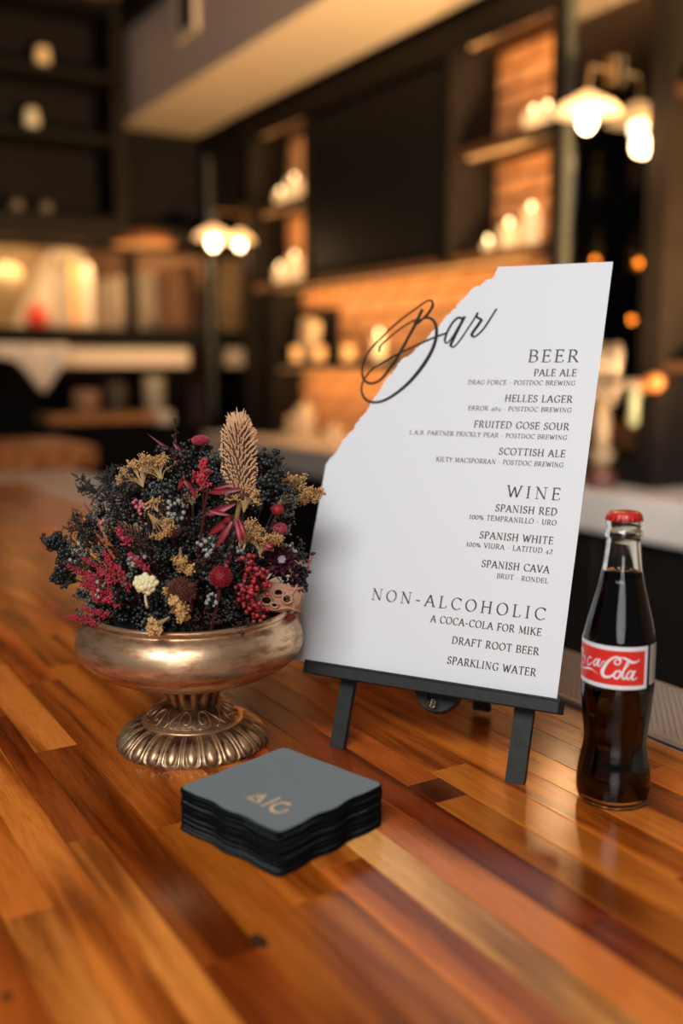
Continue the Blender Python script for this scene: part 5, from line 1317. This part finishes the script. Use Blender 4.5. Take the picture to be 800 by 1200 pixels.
leafset([(310, 645, 322, 634, 4.5, .002), (306, 632, 318, 642, 4.5, .002)], F_wine2, 'small red leaf pair beside the rose button at right', 'crimson_leaf_sprig', -.022)
leafset([(150, 742, 128, 726, 9, .002), (158, 742, 172, 728, 9, .002)], F_green, 'dark green leaves lying inside the front left rim', 'green_leaf_sprig', .014, False)
leafset([(215, 744, 226, 728, 8, .002), (222, 746, 236, 734, 6, .002)], F_green, 'dark green leaves inside the front rim at the middle', 'green_leaf_sprig', .014, False)
leafset([(338, 730, 347, 712, 6, .002), (334, 726, 343, 722, 5, .002)], fm('orange_red_petal', (.55, .09, .05), .5), 'orange red petals squeezed between the urn rim and the board', 'red_petal_sprig', .012, False)
leafset([(222, 690, 224, 718, 4, .002), (270, 640, 262, 672, 4, .002)], F_wine, 'dark wine leaves drooping in the shade of the middle', 'wine_leaf_sprig', -.006)
# ---- burgundy blooms
def bloom(px, py, r, m, label, n=3, cen=None, d=-.012, name='burgundy_bloom', pw=.3):
    c = fp(px, py, d); t = thing(name, label, 'flower', root_pt(c)); nrm = (EYE-c).normalized(); nrm = (nrm+Vector((0, 0, .25))).normalized(); s1 = nrm.orthogonal().normalized(); s2 = nrm.cross(s1); rr = r*PXU
    for ly in range(n):
        k_ = 11-ly*2
        for k in range(k_):
            an = 2*PI*(k+.5*ly)/k_+R.uniform(-.1, .1); dr = s1*math.cos(an)+s2*math.sin(an)
            lb = bmesh.new(); leaf(lb, c+dr*rr*.12, c+dr*rr*(1-.24*ly)*R.uniform(.85, 1.1)+nrm*rr*(.12+.25*ly), rr*pw*.8, .0006, .0003, nrm)
            new_obj('petal', lb, m, t, smooth=True)
    cb = bmesh.new()
    for k in range(22):
        an = k*2.4; q = rr*.04*math.sqrt(k)*1.2; add_ball(cb, c+(s1*math.cos(an)+s2*math.sin(an))*q+nrm*rr*.3, rr*.075, 0)
    new_obj('flower_centre', cb, cen or F_grey, t)
    new_obj('stem', add_tube(bmesh.new(), stem_curve(c-nrm*.002), .0010, 5), F_twig, t)
bloom(330, 657, 19, F_burg, 'large near-black burgundy bloom with a pale centre at the right', 3, fm('grey_centre', (.35, .33, .36), .5))
bloom(349, 688, 11, F_purp, 'spiky dusky purple bloom at the right edge by the board', 3, F_purp, -.004, 'purple_bloom', .16)
bloom(278, 705, 9, F_wine, 'small dark wine bloom low on the right beside the red berries', 2, F_wine, -.002, 'wine_bloom', .3)
# ---- cream flower with its own pale stem
c = fp(171, 684, -.016); t = thing('cream_flower', 'pale cream clustered flower with short stem in front on the left', 'flower', c)
bb_ = bmesh.new()
for k in range(24):
    an = k*2.39996; q = 11.5*math.sqrt((k+.5)/24)*PXU; z_ = .0035*(1-(q/(12*PXU))**2)
    add_ball(bb_, c+RT*math.cos(an)*q+CU*math.sin(an)*q*.8-CD*z_, .0030*R.uniform(.8, 1.2), 1)
new_obj('flower_head', bb_, F_cream, t, smooth=True)
q0, q1, q2 = fp(171, 690, -.018), fp(169, 702, -.018), fp(173, 712, -.015)
new_obj('stem', add_tube(bmesh.new(), bez(q0, q1, q2, 6), [.0016, .0014, .0013, .0013, .0014, .0018], 6), F_cream, t, smooth=True)
# ---- woven seed pod at the right above the rim
c = fp(324, 700, -.006); t = thing('seed_pod', 'brown dried seed pod with oval holes above the right rim', 'seed pod', root_pt(c))
pb = bmesh.new(); nrm = (EYE-c).normalized(); ax = (RT*.92-UPW*.1).normalized(); sd = nrm.cross(ax).normalized()
def podp(u, v, h=0.0): return c+ax*u*28*PXU+sd*v*16*PXU+nrm*((1-u*u*.8-v*v*.5)*.009+h)
holes = [(-.38, -.28, .22, .30), (.05, .34, .20, .26), (.42, -.05, .2, .3), (-.05, -.55, .14, .18), (-.62, .25, .14, .2)]
for hx, hy, hr, hv in holes:
    ring_ = [podp(hx+hr*math.cos(k*PI/9), hy+hv*math.sin(k*PI/9), .001) for k in range(19)]
    add_tube(pb, ring_, .0012, 5)
for k in (0, 3):
    pts_ = [podp(-1+.25*i, -.75+.5*k+.12*math.sin(i*1.3+k), 0) for i in range(9)]; add_tube(pb, pts_, .0015, 5)
for k in (0, 2):
    pts_ = [podp(-.75+.7*k+.1*math.sin(i), -1+.25*i, 0) for i in range(9)]; add_tube(pb, pts_, .0014, 5)
F_pod = fm('pod_shell', (.46, .24, .14), .7, bump=.4, bscale=400)
new_obj('lattice', pb, F_pod, t, smooth=True)
cb = bmesh.new(); K = 24; g = [[cb.verts.new(podp(-1+2*i/K, -1+2*j/K, .0002)) for j in range(K+1)] for i in range(K+1)]
for i in range(K):
    for j in range(K):
        u, v = -1+2*(i+.5)/K, -1+2*(j+.5)/K
        if u*u+v*v < 1.05 and not any(((u-hx)/hr)**2+((v-hy)/hv)**2 < 1 for hx, hy, hr, hv in holes): cb.faces.new((g[i][j], g[i+1][j], g[i+1][j+1], g[i][j+1]))
bmesh.ops.delete(cb, geom=[v for v in cb.verts if not v.link_faces], context='VERTS')
sh = new_obj('pod_wall', cb, F_pod, t, smooth=True); sm_ = sh.modifiers.new('thickness', 'SOLIDIFY'); sm_.thickness = .001
new_obj('stem', add_tube(bmesh.new(), stem_curve(c-nrm*.002), .0018, 6), F_brown, t)
